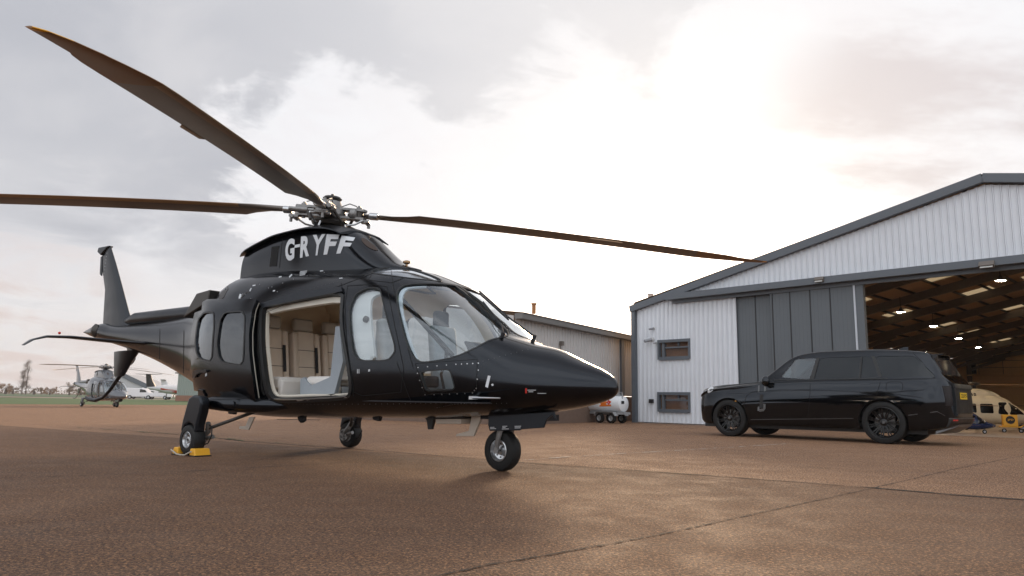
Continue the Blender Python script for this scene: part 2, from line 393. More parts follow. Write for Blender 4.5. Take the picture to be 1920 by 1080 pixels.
# ================================================================ SETTING
def ground_mat():
    m=bpy.data.materials.new('apron_concrete'); m.use_nodes=True; t=NT(m.node_tree); b=m.node_tree.nodes['Principled BSDF']
    co=t.n('ShaderNodeTexCoord').outputs['Object']
    def nz(sc,d=6,r=.6,st=(1,1,1),off=(0,0,0)):
        mp=t.n('ShaderNodeMapping',{0:co,3:st,1:off}).outputs[0]
        return t.n('ShaderNodeTexNoise',{'Vector':mp,'Scale':sc,'Detail':float(d),'Roughness':r}).outputs[0]
    fine=nz(75,4,.8); med=nz(20,4,.7); big=nz(.45,6,.6); streak=nz(1.1,5,.6,(.25,2.2,1)); blot=nz(2.2,6,.7,off=(4,2,0)); g2=nz(38,3,.7,off=(7,1,0))
    vor=t.n('ShaderNodeTexVoronoi',{'Vector':co,'Scale':62.0}); sp=t.ramp(vor.outputs['Distance'],.55,.15)
    vc=t.n('ShaderNodeSeparateColor',{0:vor.outputs['Color']}).outputs
    vor2=t.n('ShaderNodeTexVoronoi',{'Vector':co,'Scale':34.0}); chip=t.ramp(vor2.outputs['Distance'],.36,.22)
    rnd_=t.n('ShaderNodeSeparateColor',{0:vor2.outputs['Color']}).outputs[0]
    base=t.mix(t.ramp(big,.3,.7),(.200,.122,.080),(.265,.172,.118))
    base=t.mix(t.math('MULTIPLY',t.ramp(streak,.42,.62),.3),base,(.140,.085,.055))
    base=t.mix(t.math('MULTIPLY',t.ramp(blot,.50,.56),.22),base,(.32,.215,.15))
    grain=t.mix(vc[0],(.07,.040,.026),(.50,.33,.225))
    base=t.mix(t.math('MULTIPLY',sp,.55),base,grain)
    base=t.mix(t.math('MULTIPLY',t.ramp(fine,.60,.42),.8),base,(.045,.026,.017))
    chipf=t.math('MULTIPLY',chip,t.ramp(rnd_,.60,.9))
    base=t.mix(t.math('MULTIPLY',chipf,.55),base,(.56,.40,.28))
    base=t.mix(t.math('MULTIPLY',t.ramp(g2,.56,.70),.5),base,(.40,.27,.18))
    st=nz(1.7,4,.55,off=(31,7,0)); base=t.mix(t.math('MULTIPLY',t.ramp(st,.62,.70),.42),base,(.07,.045,.03))
    st2=nz(1.0,3,.5,(.35,6,1),off=(5,17,0)); base=t.mix(t.math('MULTIPLY',t.ramp(st2,.60,.68),.30),base,(.08,.05,.035))
    ga=nz(92,2,.65,off=(3,8,0)); gb=nz(52,3,.75,off=(13,2,0))
    base=t.mix(t.math('MULTIPLY',t.ramp(ga,.53,.45),.85),base,(.030,.018,.011))
    base=t.mix(t.math('MULTIPLY',t.ramp(gb,.54,.60),.7),base,(.44,.31,.22))
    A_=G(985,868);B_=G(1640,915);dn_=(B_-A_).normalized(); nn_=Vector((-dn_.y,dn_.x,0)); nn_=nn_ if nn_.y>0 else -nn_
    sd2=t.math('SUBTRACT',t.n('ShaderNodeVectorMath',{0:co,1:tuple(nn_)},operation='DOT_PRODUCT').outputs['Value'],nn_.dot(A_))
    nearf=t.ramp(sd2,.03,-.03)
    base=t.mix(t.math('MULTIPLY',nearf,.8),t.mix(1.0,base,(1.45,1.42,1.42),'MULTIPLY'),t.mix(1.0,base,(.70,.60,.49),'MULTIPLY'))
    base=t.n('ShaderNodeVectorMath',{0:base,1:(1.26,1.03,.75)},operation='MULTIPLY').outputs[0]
    m.node_tree.links.new(base,b.inputs['Base Color'])
    r=t.math('SUBTRACT',.86,t.math('MULTIPLY',t.ramp(blot,.3,.7),.16)); m.node_tree.links.new(r,b.inputs['Roughness'])
    b.inputs['Specular IOR Level'].default_value=.55
    h=t.math('ADD',t.math('MULTIPLY',med,.5),t.math('ADD',t.math('MULTIPLY',sp,.5),t.math('MULTIPLY',fine,.7)))
    bp=t.n('ShaderNodeBump',{'Height':h,'Strength':1.0,'Distance':.018}); m.node_tree.links.new(bp.outputs[0],b.inputs['Normal'])
    return m
def sheet(name,pts,z,m,label=None,cat=None,kind='structure'):
    o=MB().add([(p[0],p[1],z) for p in pts],[tuple(range(len(pts)))]).build(name,m,smooth=False)
    o['kind']=kind
    if label: o['label']=label
    if cat: o['category']=cat
    return o
M_app=ground_mat()
M_soil=mat('dry_soil',(.20,.15,.105),.9,var=.3,vs=.3,bump=.4,bs=3)
M_grass=mat('field_grass',(.062,.105,.028),.9,var=.55,vs=.55,bump=.9,bs=9)
M_grass2=mat('far_field_grass',(.045,.085,.035),.9,var=.35,vs=.12,bump=.6,bs=2)
sheet('ground',[(-3000,-300),(3000,-300),(3000,3000),(-3000,3000)],-.03,M_soil)
a=G(-10,757.5);b=G(368,759.5); d=(b-a).normalized(); e0=a-d*60; e1=b+d*160
ap=[(-80,-40),(120,-40),(120,130),(e1.x,e1.y),(e0.x,e0.y),(-110,e0.y-25)]
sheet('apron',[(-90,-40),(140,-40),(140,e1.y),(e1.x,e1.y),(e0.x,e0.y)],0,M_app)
g1=MB(); 
# grass band with a ragged edge against the concrete
N=160; vs=[];fs=[]
q0=a-d*60; nrm=Vector((-d.y,d.x,0))
for i in range(N+1):
    p=q0+d*(i*1.6); j=random.uniform(-.5,.6)
    far=62 if i<70 else 55
    vs+=[p+nrm*(j-.4)+Vector((0,0,.004)),p+nrm*8+Vector((0,0,.02)),p+nrm*far+Vector((0,0,.02))]
for i in range(N): fs+=[(3*i,3*i+3,3*i+4,3*i+1),(3*i+1,3*i+4,3*i+5,3*i+2)]
o=g1.add(vs,fs).build('grass_strip',M_grass,smooth=False); o['kind']='stuff'; o['label']='short green grass strip between concrete apron and taxiway'; o['category']='grass'
sheet('far_grass',[(-1500,125),(700,150),(1200,1400),(-1500,1400)],-.015,M_grass2,kind='structure')
sheet('taxiway',[(-160,98),(-20,113),(-20,117),(-160,110)],.03,mat('taxiway_concrete',(.36,.30,.25),.9))
# joints and cracks in the slabs
M_crack=mat('joint_filler',(.018,.014,.012),.9,var=.4,vs=30)
M_weed=mat('weed_green',(.07,.085,.025),.9,var=.5,vs=20)
def strip(name,pts,wd,m,jit=.35,seg=.10,z=.004,gaps=0.0):
    P=[G(*p) for p in pts]; mb=MB(); 
    for A,B in zip(P,P[1:]):
        L=(B-A).length; n=max(2,int(L/seg)); dd=(B-A).normalized(); nn=Vector((-dd.y,dd.x,0)); off=0; prev=None
        for i in range(n+1):
            off=off*.8+random.uniform(-1,1)*wd*jit*.6; c=A+(B-A)*(i/n)+nn*off; ww=wd*(1+random.uniform(-jit,jit))*.5
            if random.random()<gaps: ww*=.12
            cur=(c-nn*ww+Vector((0,0,z)),c+nn*ww+Vector((0,0,z)))
            if prev: mb.add([prev[0],cur[0],cur[1],prev[1]],[(0,1,2,3)])
            prev=cur
    o=mb.build(name,m,smooth=False); o['kind']='structure'; return o
strip('slab_joint',[(450,827),(700,845),(985,868),(1300,890),(1640,915)],.030,M_crack,.5,gaps=.05)
strip('slab_joint',[(1635,915),(1780,928),(1925,938)],.045,M_crack,.5,seg=.06)
strip('slab_joint',[(800,1085),(900,1063),(1060,1035),(1230,1005),(1640,915),(1780,882),(1925,853)],.010,M_crack,.7,seg=.03,gaps=.12)
strip('slab_joint',[(-10,898),(150,893),(330,885),(640,868)],.016,M_crack,.8,gaps=.25)
strip('slab_joint',[(120,799),(300,812),(450,827)],.05,M_crack,.9,gaps=.5)
strip('weed_line',[(140,802),(330,815),(450,826),(620,838)],.06,M_weed,1.0,gaps=.6,z=.008)
strip('weed_line',[(990,869),(1300,891)],.02,M_weed,1.0,gaps=.6,z=.008)
strip('slab_joint',[(560,822),(900,812),(1300,803)],.03,M_crack,.8,gaps=.5)
M_line=mat('worn_white_paint',(.42,.36,.31),.8,var=.5,vs=14)
strip('painted_line',[(985,863),(1150,852),(1340,841),(1480,832)],.05,M_line,.7,seg=.05,gaps=.45,z=.006)
# ================================================================ MAIN HANGAR
H=Frame((4.5869,26.5646,0),.8098)
M_clad=mat('silver_cladding',(.70,.72,.755),.42,metal=.0,spec=.6,var=.07,vs=1.5,rvar=.12)
M_trim=mat('slate_trim',(.10,.113,.13),.45,var=.1,vs=2)
M_doorg=mat('slate_door_sheet',(.105,.118,.13),.5,var=.12,vs=1.2)
M_dark=mat('black_steel',(.015,.015,.017),.5)
M_glassb=glass('window_glass_building',(.75,.70,.66),2.5,rough=.03)
M_tan=mat('tan_inner_wall',(.62,.43,.25),.75,var=.12,vs=.8)
M_roofin=mat('brown_roof_underside',(.42,.28,.17),.7,var=.3,vs=1.2)
M_beam=mat('grey_brown_steel',(.14,.12,.105),.5,var=.2)
WD=22.71; EZ=4.292; AZ=6.731
def rake(x): return EZ+(AZ-EZ)*(x/(WD/2) if x<WD/2 else (WD-x)/(WD/2))
def fp(px,py): p=H.onY(px,py,0); return p.x,p.z
hangar=thing('hangar','large silver corrugated hangar with open grey sliding doors behind the black car','hangar',H.o,-H.ang)
def clad(x0,x1,zlo,zhi,holes=(),pitch=.178,dep=.040,y0=0,kinks=()):
    mb=MB(); prof=[(0,0),(.60,0),(.63,-dep),(.72,-dep),(.74,-dep*.3),(.80,-dep*.3),(.82,-dep),(.93,-dep),(.96,0),(1.0,0)]
    xs=[]; k=0; x=x0
    while x<x1:
        for u,dy in prof[:-1]:
            xx=x+u*pitch
            if xx<x1: xs.append((xx,dy))
        x+=pitch
    xs.append((x1,0))
    cuts=sorted([h[0] for h in holes]+[h[1] for h in holes]+list(kinks))
    allx=[]
    for (a,ya),(b,yb) in zip(xs,xs[1:]):
        seg=[a]+[c for c in cuts if a+1e-4<c<b-1e-4]+[b]
        for s,e in zip(seg,seg[1:]):
            f=lambda q:ya+(yb-ya)*(q-a)/(b-a)
            mid=(s+e)/2; spans=[(None,None)]
            hs=sorted([(h[2],h[3]) for h in holes if h[0]<mid<h[1]])
            lo=[(zlo(s),zlo(e))]; segs=[]; cur=(zlo(s),zlo(e))
            for h in hs: segs.append((cur,(h[0],h[0]))); cur=(h[1],h[1])
            segs.append((cur,(zhi(s),zhi(e))))
            for (l0,l1),(t0,t1) in segs:
                if t0-l0<.01 and t1-l1<.01: continue
                mb.add([(s,y0+f(s),l0),(e,y0+f(e),l1),(e,y0+f(e),t1),(s,y0+f(s),t0)],[(0,1,2,3)])
    return mb
xd0=fp(1384.5,700)[0]; xd1=fp(1455,700)[0]; xd2=fp(1605,600)[0]; xo=fp(1624,600)[0]
lz=4.39; 
win=[]
for (xa,xb,ya,yb) in ((1236,1295,638,672),(1236,1295,737,771)):
    p=fp(xa,(ya+yb)/2);q=fp(xb,(ya+yb)/2); zt=fp((xa+xb)/2,ya+1)[1]; zb=fp((xa+xb)/2,yb-1)[1]; win.append((p[0],q[0],zb,zt))
clad(.05,xd0,lambda x:.03,lambda x:min(rake(x)-.20,lz+.02 if x>fp(1258,557)[0] else 9),holes=win).build('wall',M_clad,hangar,smooth=False)
xl0=fp(1258,557)[0]
clad(xl0+.02,WD-xl0,lambda x:lz+.02,lambda x:max(rake(x)-.20,lz+.03),kinks=(WD/2,)).build('gable',M_clad,hangar,smooth=False)
clad(WD-xd0,WD-.05,lambda x:.03,lambda x:min(rake(x)-.20,lz+.02)).build('wall',M_clad,hangar,smooth=False)
# verge trim
mb=MB()
for s in (0,1):
    X=lambda x:(WD-x) if s else x
    a0=(X(-.12),rake(0)-.19);a1=(X(WD/2),AZ-.01)
    mb.bar((a0[0],-.10,a0[1]+.03),(a1[0],-.10,a1[1]-.03),.20,.23)
mb.build('verge_trim',M_trim,hangar,smooth=False)
MB().box((0,-.06,2.05),(.16,.2,4.1)).build('corner_post',M_trim,hangar,smooth=False)
MB().box((WD,-.06,2.05),(.16,.2,4.1)).build('corner_post',M_trim,hangar,smooth=False)
mb=MB().box(((xl0+WD-xl0)/2,-.22,lz+.01),(WD-2*xl0,.36,.20)); mb.box(((xl0+WD-xl0)/2,-.10,lz-.14),(WD-2*xl0-.3,.10,.12))
mb.build('door_track',M_trim,hangar,smooth=False)
# sliding door leaves
def leaf(x0,x1,y,seams):
    mb=MB().box(((x0+x1)/2,y,(lz-.06)/2+.02),(x1-x0,.07,lz-.10))
    for sx in seams: mb.box((sx,y-.042,lz/2),(.03,.02,lz-.2),1)
    for k in np.arange(x0+.05,x1-.03,.12): mb.box((k,y-.036,lz/2),(.03,.006,lz-.16))
    return mb
se=[fp(x,640)[0] for x in (1487,1525,1563)]
leaf(xd0-.25,xd1,.10,[fp(1419,700)[0]]).build('sliding_door',[M_doorg,M_dark],hangar,smooth=False)
leaf(xd1-.05,xd2,-.06,se+[xd1+.02]).build('sliding_door',[M_doorg,M_dark],hangar,smooth=False)
mb=MB().box(((xd2+xo)/2,-.03,lz/2),(xo-xd2,.16,lz)); mb.box((xd2+.04,-.12,lz/2),(.05,.04,lz-.1),1)
mb.build('door_post',[M_doorg,mat('pale_edge',(.5,.53,.57),.5)],hangar,smooth=False)
leaf(WD-xo,WD-xd0,.10,[]).build('sliding_door',[M_doorg,M_dark],hangar,smooth=False)
for (x0,x1,z0,z1) in win:
    f=.05; fr=MB(); cxw=(x0+x1)/2; czw=(z0+z1)/2
    for bx in ((x0-.02,x0+f,z0-.05,z1+.05),(x1-f,x1+.02,z0-.05,z1+.05)): fr.box(((bx[0]+bx[1])/2,-.02,(bx[2]+bx[3])/2),(bx[1]-bx[0],.14,bx[3]-bx[2]))
    for bz in ((z0-.07,z0+f),(z1-f,z1+.05)): fr.box((cxw,-.02,(bz[0]+bz[1])/2),(x1-x0-2*f,.14,bz[1]-bz[0]))
    fr.box((x0+(x1-x0)*.14,.02,czw),(.10,.09,z1-z0-2*f)); 
    zt=z0+(z1-z0)*.62; fr.box((cxw+.08,.02,zt),(x1-x0-.35,.06,.05)); fr.box((x0+(x1-x0)*.62,.02,(zt+z1)/2),(.05,.06,z1-zt-.1))
    fo=fr.build('window',M_trim,hangar,smooth=False)
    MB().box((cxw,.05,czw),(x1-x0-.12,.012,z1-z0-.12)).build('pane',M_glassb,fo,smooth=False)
    MB().box((cxw,.11,czw),(x1-x0-.1,.02,z1-z0-.1)).build('reflection_panel',mat('brown_reflection',(.42,.26,.16),.8,var=.5,vs=3),fo,smooth=False)  # brown panel added behind the pane to imitate a reflected sunset
# shell, roof with skylights, rafters, purlins
DP=42.0
mb=MB(); 
[MB().box((q,DP/2,EZ/2),(.06,DP,EZ)).build('side_wall',M_tan,hangar,smooth=False) for q in (-.02,WD+.02)]
roof=MB(); skl=[]; ny_=42; nx_=10
for s in (0,1):
    for i in range(nx_):
        for j in range(ny_):
            xa=WD/2*i/nx_; xb=WD/2*(i+1)/nx_; za,zb=rake(xa),rake(xb)
            if s: xa,xb=WD-xa,WD-xb
            ya=-.16+(DP+.16)*j/ny_; yb=-.16+(DP+.16)*(j+1)/ny_
            sk=(j%6 in (3,4)) and (i in (3,6,8)) 
            T_=MB() if sk else roof
            T_.add([(xa,ya,za+.02),(xb,ya,zb+.02),(xb,yb,zb+.02),(xa,yb,za+.02),(xa,ya,za+.06),(xb,ya,zb+.06),(xb,yb,zb+.06),(xa,yb,za+.06)],[(0,1,2,3),(7,6,5,4)])
            if sk: skl.append(T_)
roof.build('roof',[M_roofin],hangar,smooth=False)
M_sk=bpy.data.materials.new('translucent_skylight'); M_sk.use_nodes=True; t=NT(M_sk.node_tree); M_sk.node_tree.nodes.clear()
t1=t.n('ShaderNodeBsdfTranslucent',{0:(.55,.48,.36,1)}); t2=t.n('ShaderNodeBsdfTransparent',{0:(.6,.55,.45,1)}); mx=t.n('ShaderNodeMixShader',{0:.35,1:t1.outputs[0],2:t2.outputs[0]}); t.n('ShaderNodeOutputMaterial',{0:mx.outputs[0]})
for q in skl: q.build('skylight',M_sk,hangar,smooth=False)
for j,y in enumerate(np.arange(.5,DP,3.75)):
    mb=MB()
    for s in (0,1):
        X=lambda x:(WD-x) if s else x
        mb.bar((X(.1),y,rake(.1)-.24),(X(WD/2),y,AZ-.24),.16,.34); mb.bar((X(.1),y,rake(.1)-.75),(X(2.6),y,rake(2.6)-.42),.14,.2)
        mb.box((X(.2),y,2.0),(.3,.16,4.0))
    mb.build('rafter',M_beam,hangar,smooth=False)
for s in (0,1):
    for i in range(1,12):
        x=WD/2*i/11.6; X=(WD-x) if s else x
        MB().box((X,DP/2,rake(x)-.035),(.07,DP-.4,.09)).build('purlin',M_dark,hangar,smooth=False)
# back wall: tan lower part, dark gable, mezzanine rail and door
zt=H.onY(1850,652,DP-.3).z
MB().box((WD/2,DP,zt/2),(WD,.1,zt)).build('back_wall',M_tan,hangar,smooth=False)
mb=MB().add([(0,DP,zt),(WD,DP,zt),(WD,DP,EZ),(WD/2,DP,AZ),(0,DP,EZ)],[(0,1,2,3,4)]); mb.build('back_gable',M_dark,hangar,smooth=False)
p=H.onY(1795,664,DP-.1);q=H.onY(1831,701,DP-.1)
MB().box(((p.x+q.x)/2,DP-.1,(p.z+q.z)/2),(q.x-p.x,.08,p.z-q.z)).build('mezzanine_door',mat('navy_door',(.012,.016,.028),.5),hangar,smooth=False)
rz0=H.onY(1850,702,DP-.9).z; rz1=H.onY(1850,677,DP-.9).z
MB().box((WD/2,DP-.5,rz0-.04),(WD-.4,.9,.07)).build('mezzanine_floor',M_tan,hangar,smooth=False)
mb=MB()
for z in (rz1,(rz0+rz1)/2): mb.cyl((1,DP-.92,z),(WD-1,DP-.92,z),.02,n=6)
for i in range(14): mb.cyl((1+i*1.55,DP-.92,rz0),(1+i*1.55,DP-.92,rz1),.02,n=6)
mb.build('mezzanine_rail',M_beam,hangar,smooth=False)
mb=MB()
for z in (H.onY(1850,722,DP-.06).z,H.onY(1850,760,DP-.06).z): mb.box((WD/2,DP-.07,z),(WD-.2,.03,.03))
mb.build('wall_rail',M_beam,hangar,smooth=False)
o=MB().add([(.05,-.4,.005),(WD-.05,-.4,.005),(WD-.05,DP-.06,.005),(.05,DP-.06,.005)],[(0,1,2,3)]).build('hangar_floor',mat('hangar_floor_paint',(.27,.20,.155),.5,var=.15,vs=1),None,smooth=False)
o.matrix_world=H.M.copy(); o['kind']='structure'
# lamps hanging in the hangar
M_lit=mat('lit_lamp',(1,.9,.7),.5,emit=(1,.78,.52),es=330,var=0)
lampspots=[((1689,584),5.0),((1750,611),9.5),((1797,634),16.0),((1876,525),3.2),((1834,651),26.0)]
for i,((px,py),y) in enumerate(lampspots):
    p=H.onY(px,py,y); wp=H.M@p
    zt_=min(rake(p.x)-.1,p.z+.5)
    wh=['nearest the door post','second along the left slope','third, above the car roof','high up at the right of the opening','smallest, far back above the mezzanine'][i]
    t=thing('pendant_lamp','lit bell lamp hanging under the hangar roof, '+wh,'lamp',wp,0,'lamps under the hangar roof')
    MB().cyl((0,0,.06),(0,0,zt_-p.z),.012,n=6).build('rod',M_dark,t)
    MB().lathe([(.03,.14),(.05,.08),(.14,.0),(.15,-.02)],n=20).build('lamp_shade',M_dark,t)
    MB().lathe([(0.0,-.035),(.13,-.02),(.13,-.015),(0,-.01)],n=20).build('bulb',M_lit,t)
for i,(dx,dy,wh) in enumerate(((13.5,7,'first, right of the ridge'),(13.5,17,'second, right of the ridge'),(13.5,27,'third, right of the ridge'),(8.5,34,'nearest the back wall, left'),(13.5,36,'nearest the back wall, right'),(18.5,12,'over the right aisle, front'),(18.5,24,'over the right aisle, middle'))):  # extra lamps put in to brighten the hangar interior and back wall
    wp=H.M@Vector((dx,dy,3.9)); t=thing('pendant_lamp','added fill lamp hanging deep in the hangar, '+wh,'lamp',wp,0,'lamps under the hangar roof')
    MB().cyl((0,0,.06),(0,0,rake(dx)-4.0),.012,n=6).build('rod',M_dark,t)
    MB().lathe([(.03,.14),(.05,.08),(.14,.0),(.15,-.02)],n=20).build('lamp_shade',M_dark,t)
    MB().lathe([(0.0,-.035),(.13,-.02),(.13,-.015),(0,-.01)],n=20).build('bulb',M_lit,t)
def floodlight(px,py,lab,sc=1.0):
    p=H.M@H.onY(px,py,-.42); t=thing('floodlight',lab,'floodlight',p,-H.ang,'floodlights on the door track')
    MB().box((0,0,0),(.34*sc,.12,.15*sc),rot=Matrix.Rotation(R_(-35),3,'X')).build('housing',M_beam,t,smooth=False,bev=.01)
    MB().box((0,-.05,-.045),(.28*sc,.015,.11*sc),rot=Matrix.Rotation(R_(-35),3,'X')).build('lens',mat('lens_grey',(.5,.5,.48),.2),t,smooth=False)
    MB().bar((0,.03,.03),(0,.26,.10),.05,.03).build('bracket',M_dark,t,smooth=False)
floodlight(1536,524,'small grey floodlight above the grey sliding door leaves',.8); floodlight(1850,496,'larger grey floodlight above the open hangar doorway',1.0)
def camera_dome(px,py,lab,r,box=False):
    p=H.M@H.onY(px,py,-.09); t=thing('security_camera' ,lab,'camera',p,-H.ang)
    MB().cyl((0,.1,0),(0,.02,0),.05*r,n=12).build('mount',mat('cream_plastic',(.6,.6,.6),.5),t)
    MB().cyl((0,.03,-.01),(-.10*r,-.12*r,-.05*r),.035*r,n=12).build('camera_body',mat('grey_plastic',(.25,.26,.28),.4),t)
camera_dome(1225,615,'small white camera highest on the silver wall near the corner',1.0)
camera_dome(1221,636,'grey camera pair left of the upper window on the silver wall',1.6)
camera_dome(1230,642,'tiny camera just beside the top left of the upper window',.6)
p=H.M@H.onY(1221,752,-.06); o=MB().box((0,0,0),(.15,.1,.14)).box((0,-.055,0),(.11,.012,.10)).build('junction_box',M_dark,None,smooth=False,bev=.008); o.matrix_world=Matrix.Translation(p)@Matrix.Rotation(-H.ang,4,'Z'); tag(o,'small black box low on the silver wall left of the lower window','junction box')
# roof vent at the eave
o=MB().box((0,0,.1),(.14,.14,.2)).box((0,0,.22),(.18,.18,.04)).build('roof_vent',mat('beige_vent',(.5,.43,.38),.6),None,smooth=False); p=H.M@Vector((.55,.2,rake(.5)+.05)); o.location=p; o.rotation_euler=(0,0,-H.ang); tag(o,'small pale vent standing on the left eave of the silver hangar','vent')
# ================================================================ SECOND BUILDING
B2=Frame((G(1190,789).x,G(1190,789).y,0),R_(-57.5))
bld=thing('warehouse','long pale warehouse with low pitched roof behind the helicopter nose','warehouse',B2.o,-B2.ang)
M_c2=mat('cream_cladding',(.50,.485,.475),.6,var=.06,vs=.8)
M_br=mat('brown_brick',(.15,.10,.075),.85,var=.3,vs=9)
E2=B2.onY(1191,637,0).z; L0=-9.0; L1=14.0
mb=MB(); k=L0
prof=[(0,0),(.55,0),(.62,.03),(.93,.03),(1,0)]
while k<L1:
    for (u,a),(v_,b) in zip(prof,prof[1:]): mb.add([(k+u*.2,a,.95),(k+v_*.2,b,.95),(k+v_*.2,b,E2),(k+u*.2,a,E2)],[(3,2,1,0)])
    k+=.2
# y>0 of this frame is away from the building: the visible wall faces -Y
mb.build('wall',M_c2,bld,smooth=False)
MB().box(((L0+L1)/2,.12,.46),(L1-L0,.2,.95)).build('brick_plinth',M_br,bld,smooth=False)
post=B2.onY(1165,700,0).x
MB().box((post,-.03,.95+(E2-.95)/2),(.28,.1,E2-.95)).build('downpipe_post',M_trim,bld,smooth=False)
MB().box(((L0+L1)/2,-.12,E2-.02),(L1-L0,.28,.16)).build('fascia',mat('grey_fascia',(.16,.155,.15),.5),bld,smooth=False)
MB().add([(L0,-.3,E2+.08),(L1,-.3,E2+.08),(L1,4,E2+.62),(L0,4,E2+.62),(L1,8,E2+.08),(L0,8,E2+.08)],[(0,1,2,3),(3,2,4,5)]).build('roof',mat('pale_roof_sheet',(.42,.39,.36),.6,var=.12,vs=1.0),bld,smooth=False)
MB().add([(L0,0.05,0),(L0,0.05,E2),(L0,4,E2+.6),(L0,8,E2),(L0,8,0)],[(0,1,2,3,4)]).build('end_wall',M_c2,bld,smooth=False)
MB().box((L0-.03,4,.46),(.12,8.2,.95)).build('brick_plinth',M_br,bld,smooth=False)
p=B2.onY(1001,583,1.2); MB().cyl((p.x,1.2,p.z-.1),(p.x,1.2,p.z+.22),.07,n=12).cyl((p.x,1.2,p.z+.22),(p.x,1.2,p.z+.27),.1,n=12).build('flue',mat('rusty_flue',(.28,.12,.04),.7),bld)
p=B2.onY(1052,644,-.05); MB().box((p.x,-.08,p.z),(.12,.12,.14)).cyl((p.x,-.04,p.z),(p.x,-.04,p.z-.6),.015,n=6).build('alarm_box',M_beam,bld,smooth=False)
# ================================================================ HELICOPTER
HF=Frame((-.0669,7.4051,0),.6438)
def heli_label(o,l): o['label']=l
M_blk=mat('black_gloss_paint',(.0016,.0021,.0032),.17,spec=.46,tint=(.84,.90,1.0),coat=.0,coatr=.10,var=.25,vs=2.5,rvar=.05)
M_blk2=mat('black_satin_paint',(.004,.005,.007),.32,tint=(.84,.90,1.0),spec=.45,var=.2,vs=5)
M_cream=mat('cream_trim',(.62,.58,.50),.55,var=.08)
M_ceil=mat('beige_headlining',(.86,.70,.52),.7,var=.08,vs=3)
M_seat=mat('beige_leather',(.68,.56,.45),.45,var=.12,vs=8,bump=.15,bs=60)
M_seat2=mat('light_grey_leather',(.72,.70,.67),.5,var=.08)
M_shell=mat('grey_seat_shell',(.30,.34,.38),.45)
M_carpet=mat('charcoal_carpet',(.025,.025,.028),.9)
M_rub=mat('black_rubber',(.012,.012,.012),.6,spec=.3,var=.3,vs=20,bump=.2,bs=50)
M_alu=mat('bare_aluminium',(.55,.56,.57),.32,metal=.9,var=.15,vs=20)
M_ti=mat('oiled_grey_metal',(.23,.225,.22),.42,metal=.6,var=.5,vs=18)
M_dkm=mat('dark_oily_metal',(.06,.055,.05),.4,metal=.6,var=.4,vs=18)
M_bronze=mat('brass_metal',(.35,.22,.12),.4,metal=.8,var=.3,vs=20)
M_whm=mat('white_marking',(.62,.64,.66),.5,var=.08,vs=20)
M_red=mat('red_marking',(.55,.03,.02),.5)
M_bld=mat('blade_grey_paint',(.135,.115,.10),.36,spec=.55,var=.18,vs=3)
M_bldt=mat('blade_tip_brown',(.24,.135,.065),.45,var=.2,vs=3)
M_bldl=mat('blade_leading_edge',(.36,.24,.14),.33,metal=.6,var=.15)  # metal edge strip, gold tone painted in for the warm lit edge
M_yel=mat('yellow_paint',(.72,.36,.02),.5,var=.1,vs=8)
M_rubt=mat('window_seal',(.010,.011,.012),.45)
M_gl=glass('cabin_glass',(.93,.95,.95),2.2)
M_gld=glass('tinted_door_glass',(.22,.26,.30),1.9)
M_glw=glass('windscreen_glass',(.88,.92,.94),2.3)
M_glr=glass('roof_window_glass',(.42,.55,.53),2.6,rough=.12)
# x, zb, zt, w, zw, nt, nb
ST=np.array([
(1.300,.815,.845,.012,.830,2,2),(1.285,.775,.890,.055,.831,2,2),(1.25,.742,.928,.105,.832,2,2),(1.15,.700,.990,.185,.832,2,2),(.95,.650,1.075,.305,.835,2,2),
(.65,.600,1.20,.445,.845,2,2.1),(.42,.575,1.255,.535,.87,2.2,2.3),(.30,.563,1.29,.585,.89,2.6,2.6),(.15,.552,1.345,.64,.92,3.3,2.7),(-.05,.540,1.495,.695,.97,3.5,2.8),(-.28,.527,1.665,.74,1.01,3.4,3),
(-.50,.513,1.825,.775,1.04,3.2,3.2),(-.65,.507,1.92,.792,1.06,3.0,3.3),(-.90,.50,2.04,.812,1.08,2.8,3.4),(-1.3,.49,2.165,.835,1.1,2.6,3.5),(-1.8,.478,2.225,.85,1.1,2.5,3.6),
(-2.5,.46,2.275,.855,1.12,2.6,3.6),(-3.3,.445,2.33,.855,1.15,2.7,3.5),(-3.8,.455,2.345,.835,1.2,2.7,3.2),(-4.2,.50,2.34,.79,1.25,2.6,2.9),(-4.55,.565,2.28,.70,1.28,2.5,2.6),
(-4.85,.635,2.15,.61,1.30,2.4,2.4),(-5.2,.735,2.01,.51,1.33,2.3,2.2),(-5.6,.860,1.93,.43,1.38,2.2,2.1),(-6.2,1.04,1.885,.355,1.45,2.1,2),(-7.0,1.255,1.865,.275,1.55,2,2),
(-8.0,1.47,1.86,.20,1.66,2,2),(-8.5,1.56,1.88,.17,1.71,2,2),(-8.9,1.63,1.935,.155,1.77,2,2),(-9.1,1.665,1.93,.13,1.79,2,2),(-9.4,1.725,1.885,.08,1.80,2,2),(-9.65,1.785,1.84,.03,1.81,2,2),(-9.76,1.808,1.818,.008,1.813,2,2)])[::-1]
def sec(x,ofs=0.0): return [float(pchip(ST[:,0],ST[:,k],x)) for k in range(1,7)]
def ring(zb,zt,w,zw,nt_,nb,n=64):
    o=[]
    for i in range(n):
        a=2*math.pi*i/n; c,s=math.cos(a),math.sin(a)
        k=nt_ if s>=0 else nb
        r=(abs(c)**k+abs(s)**k)**(-1/k)   # even spacing on a superellipse
        y=w*r*c; z=zw+((zt-zw) if s>=0 else (zw-zb))*r*s
        o.append((y,z))
    return o
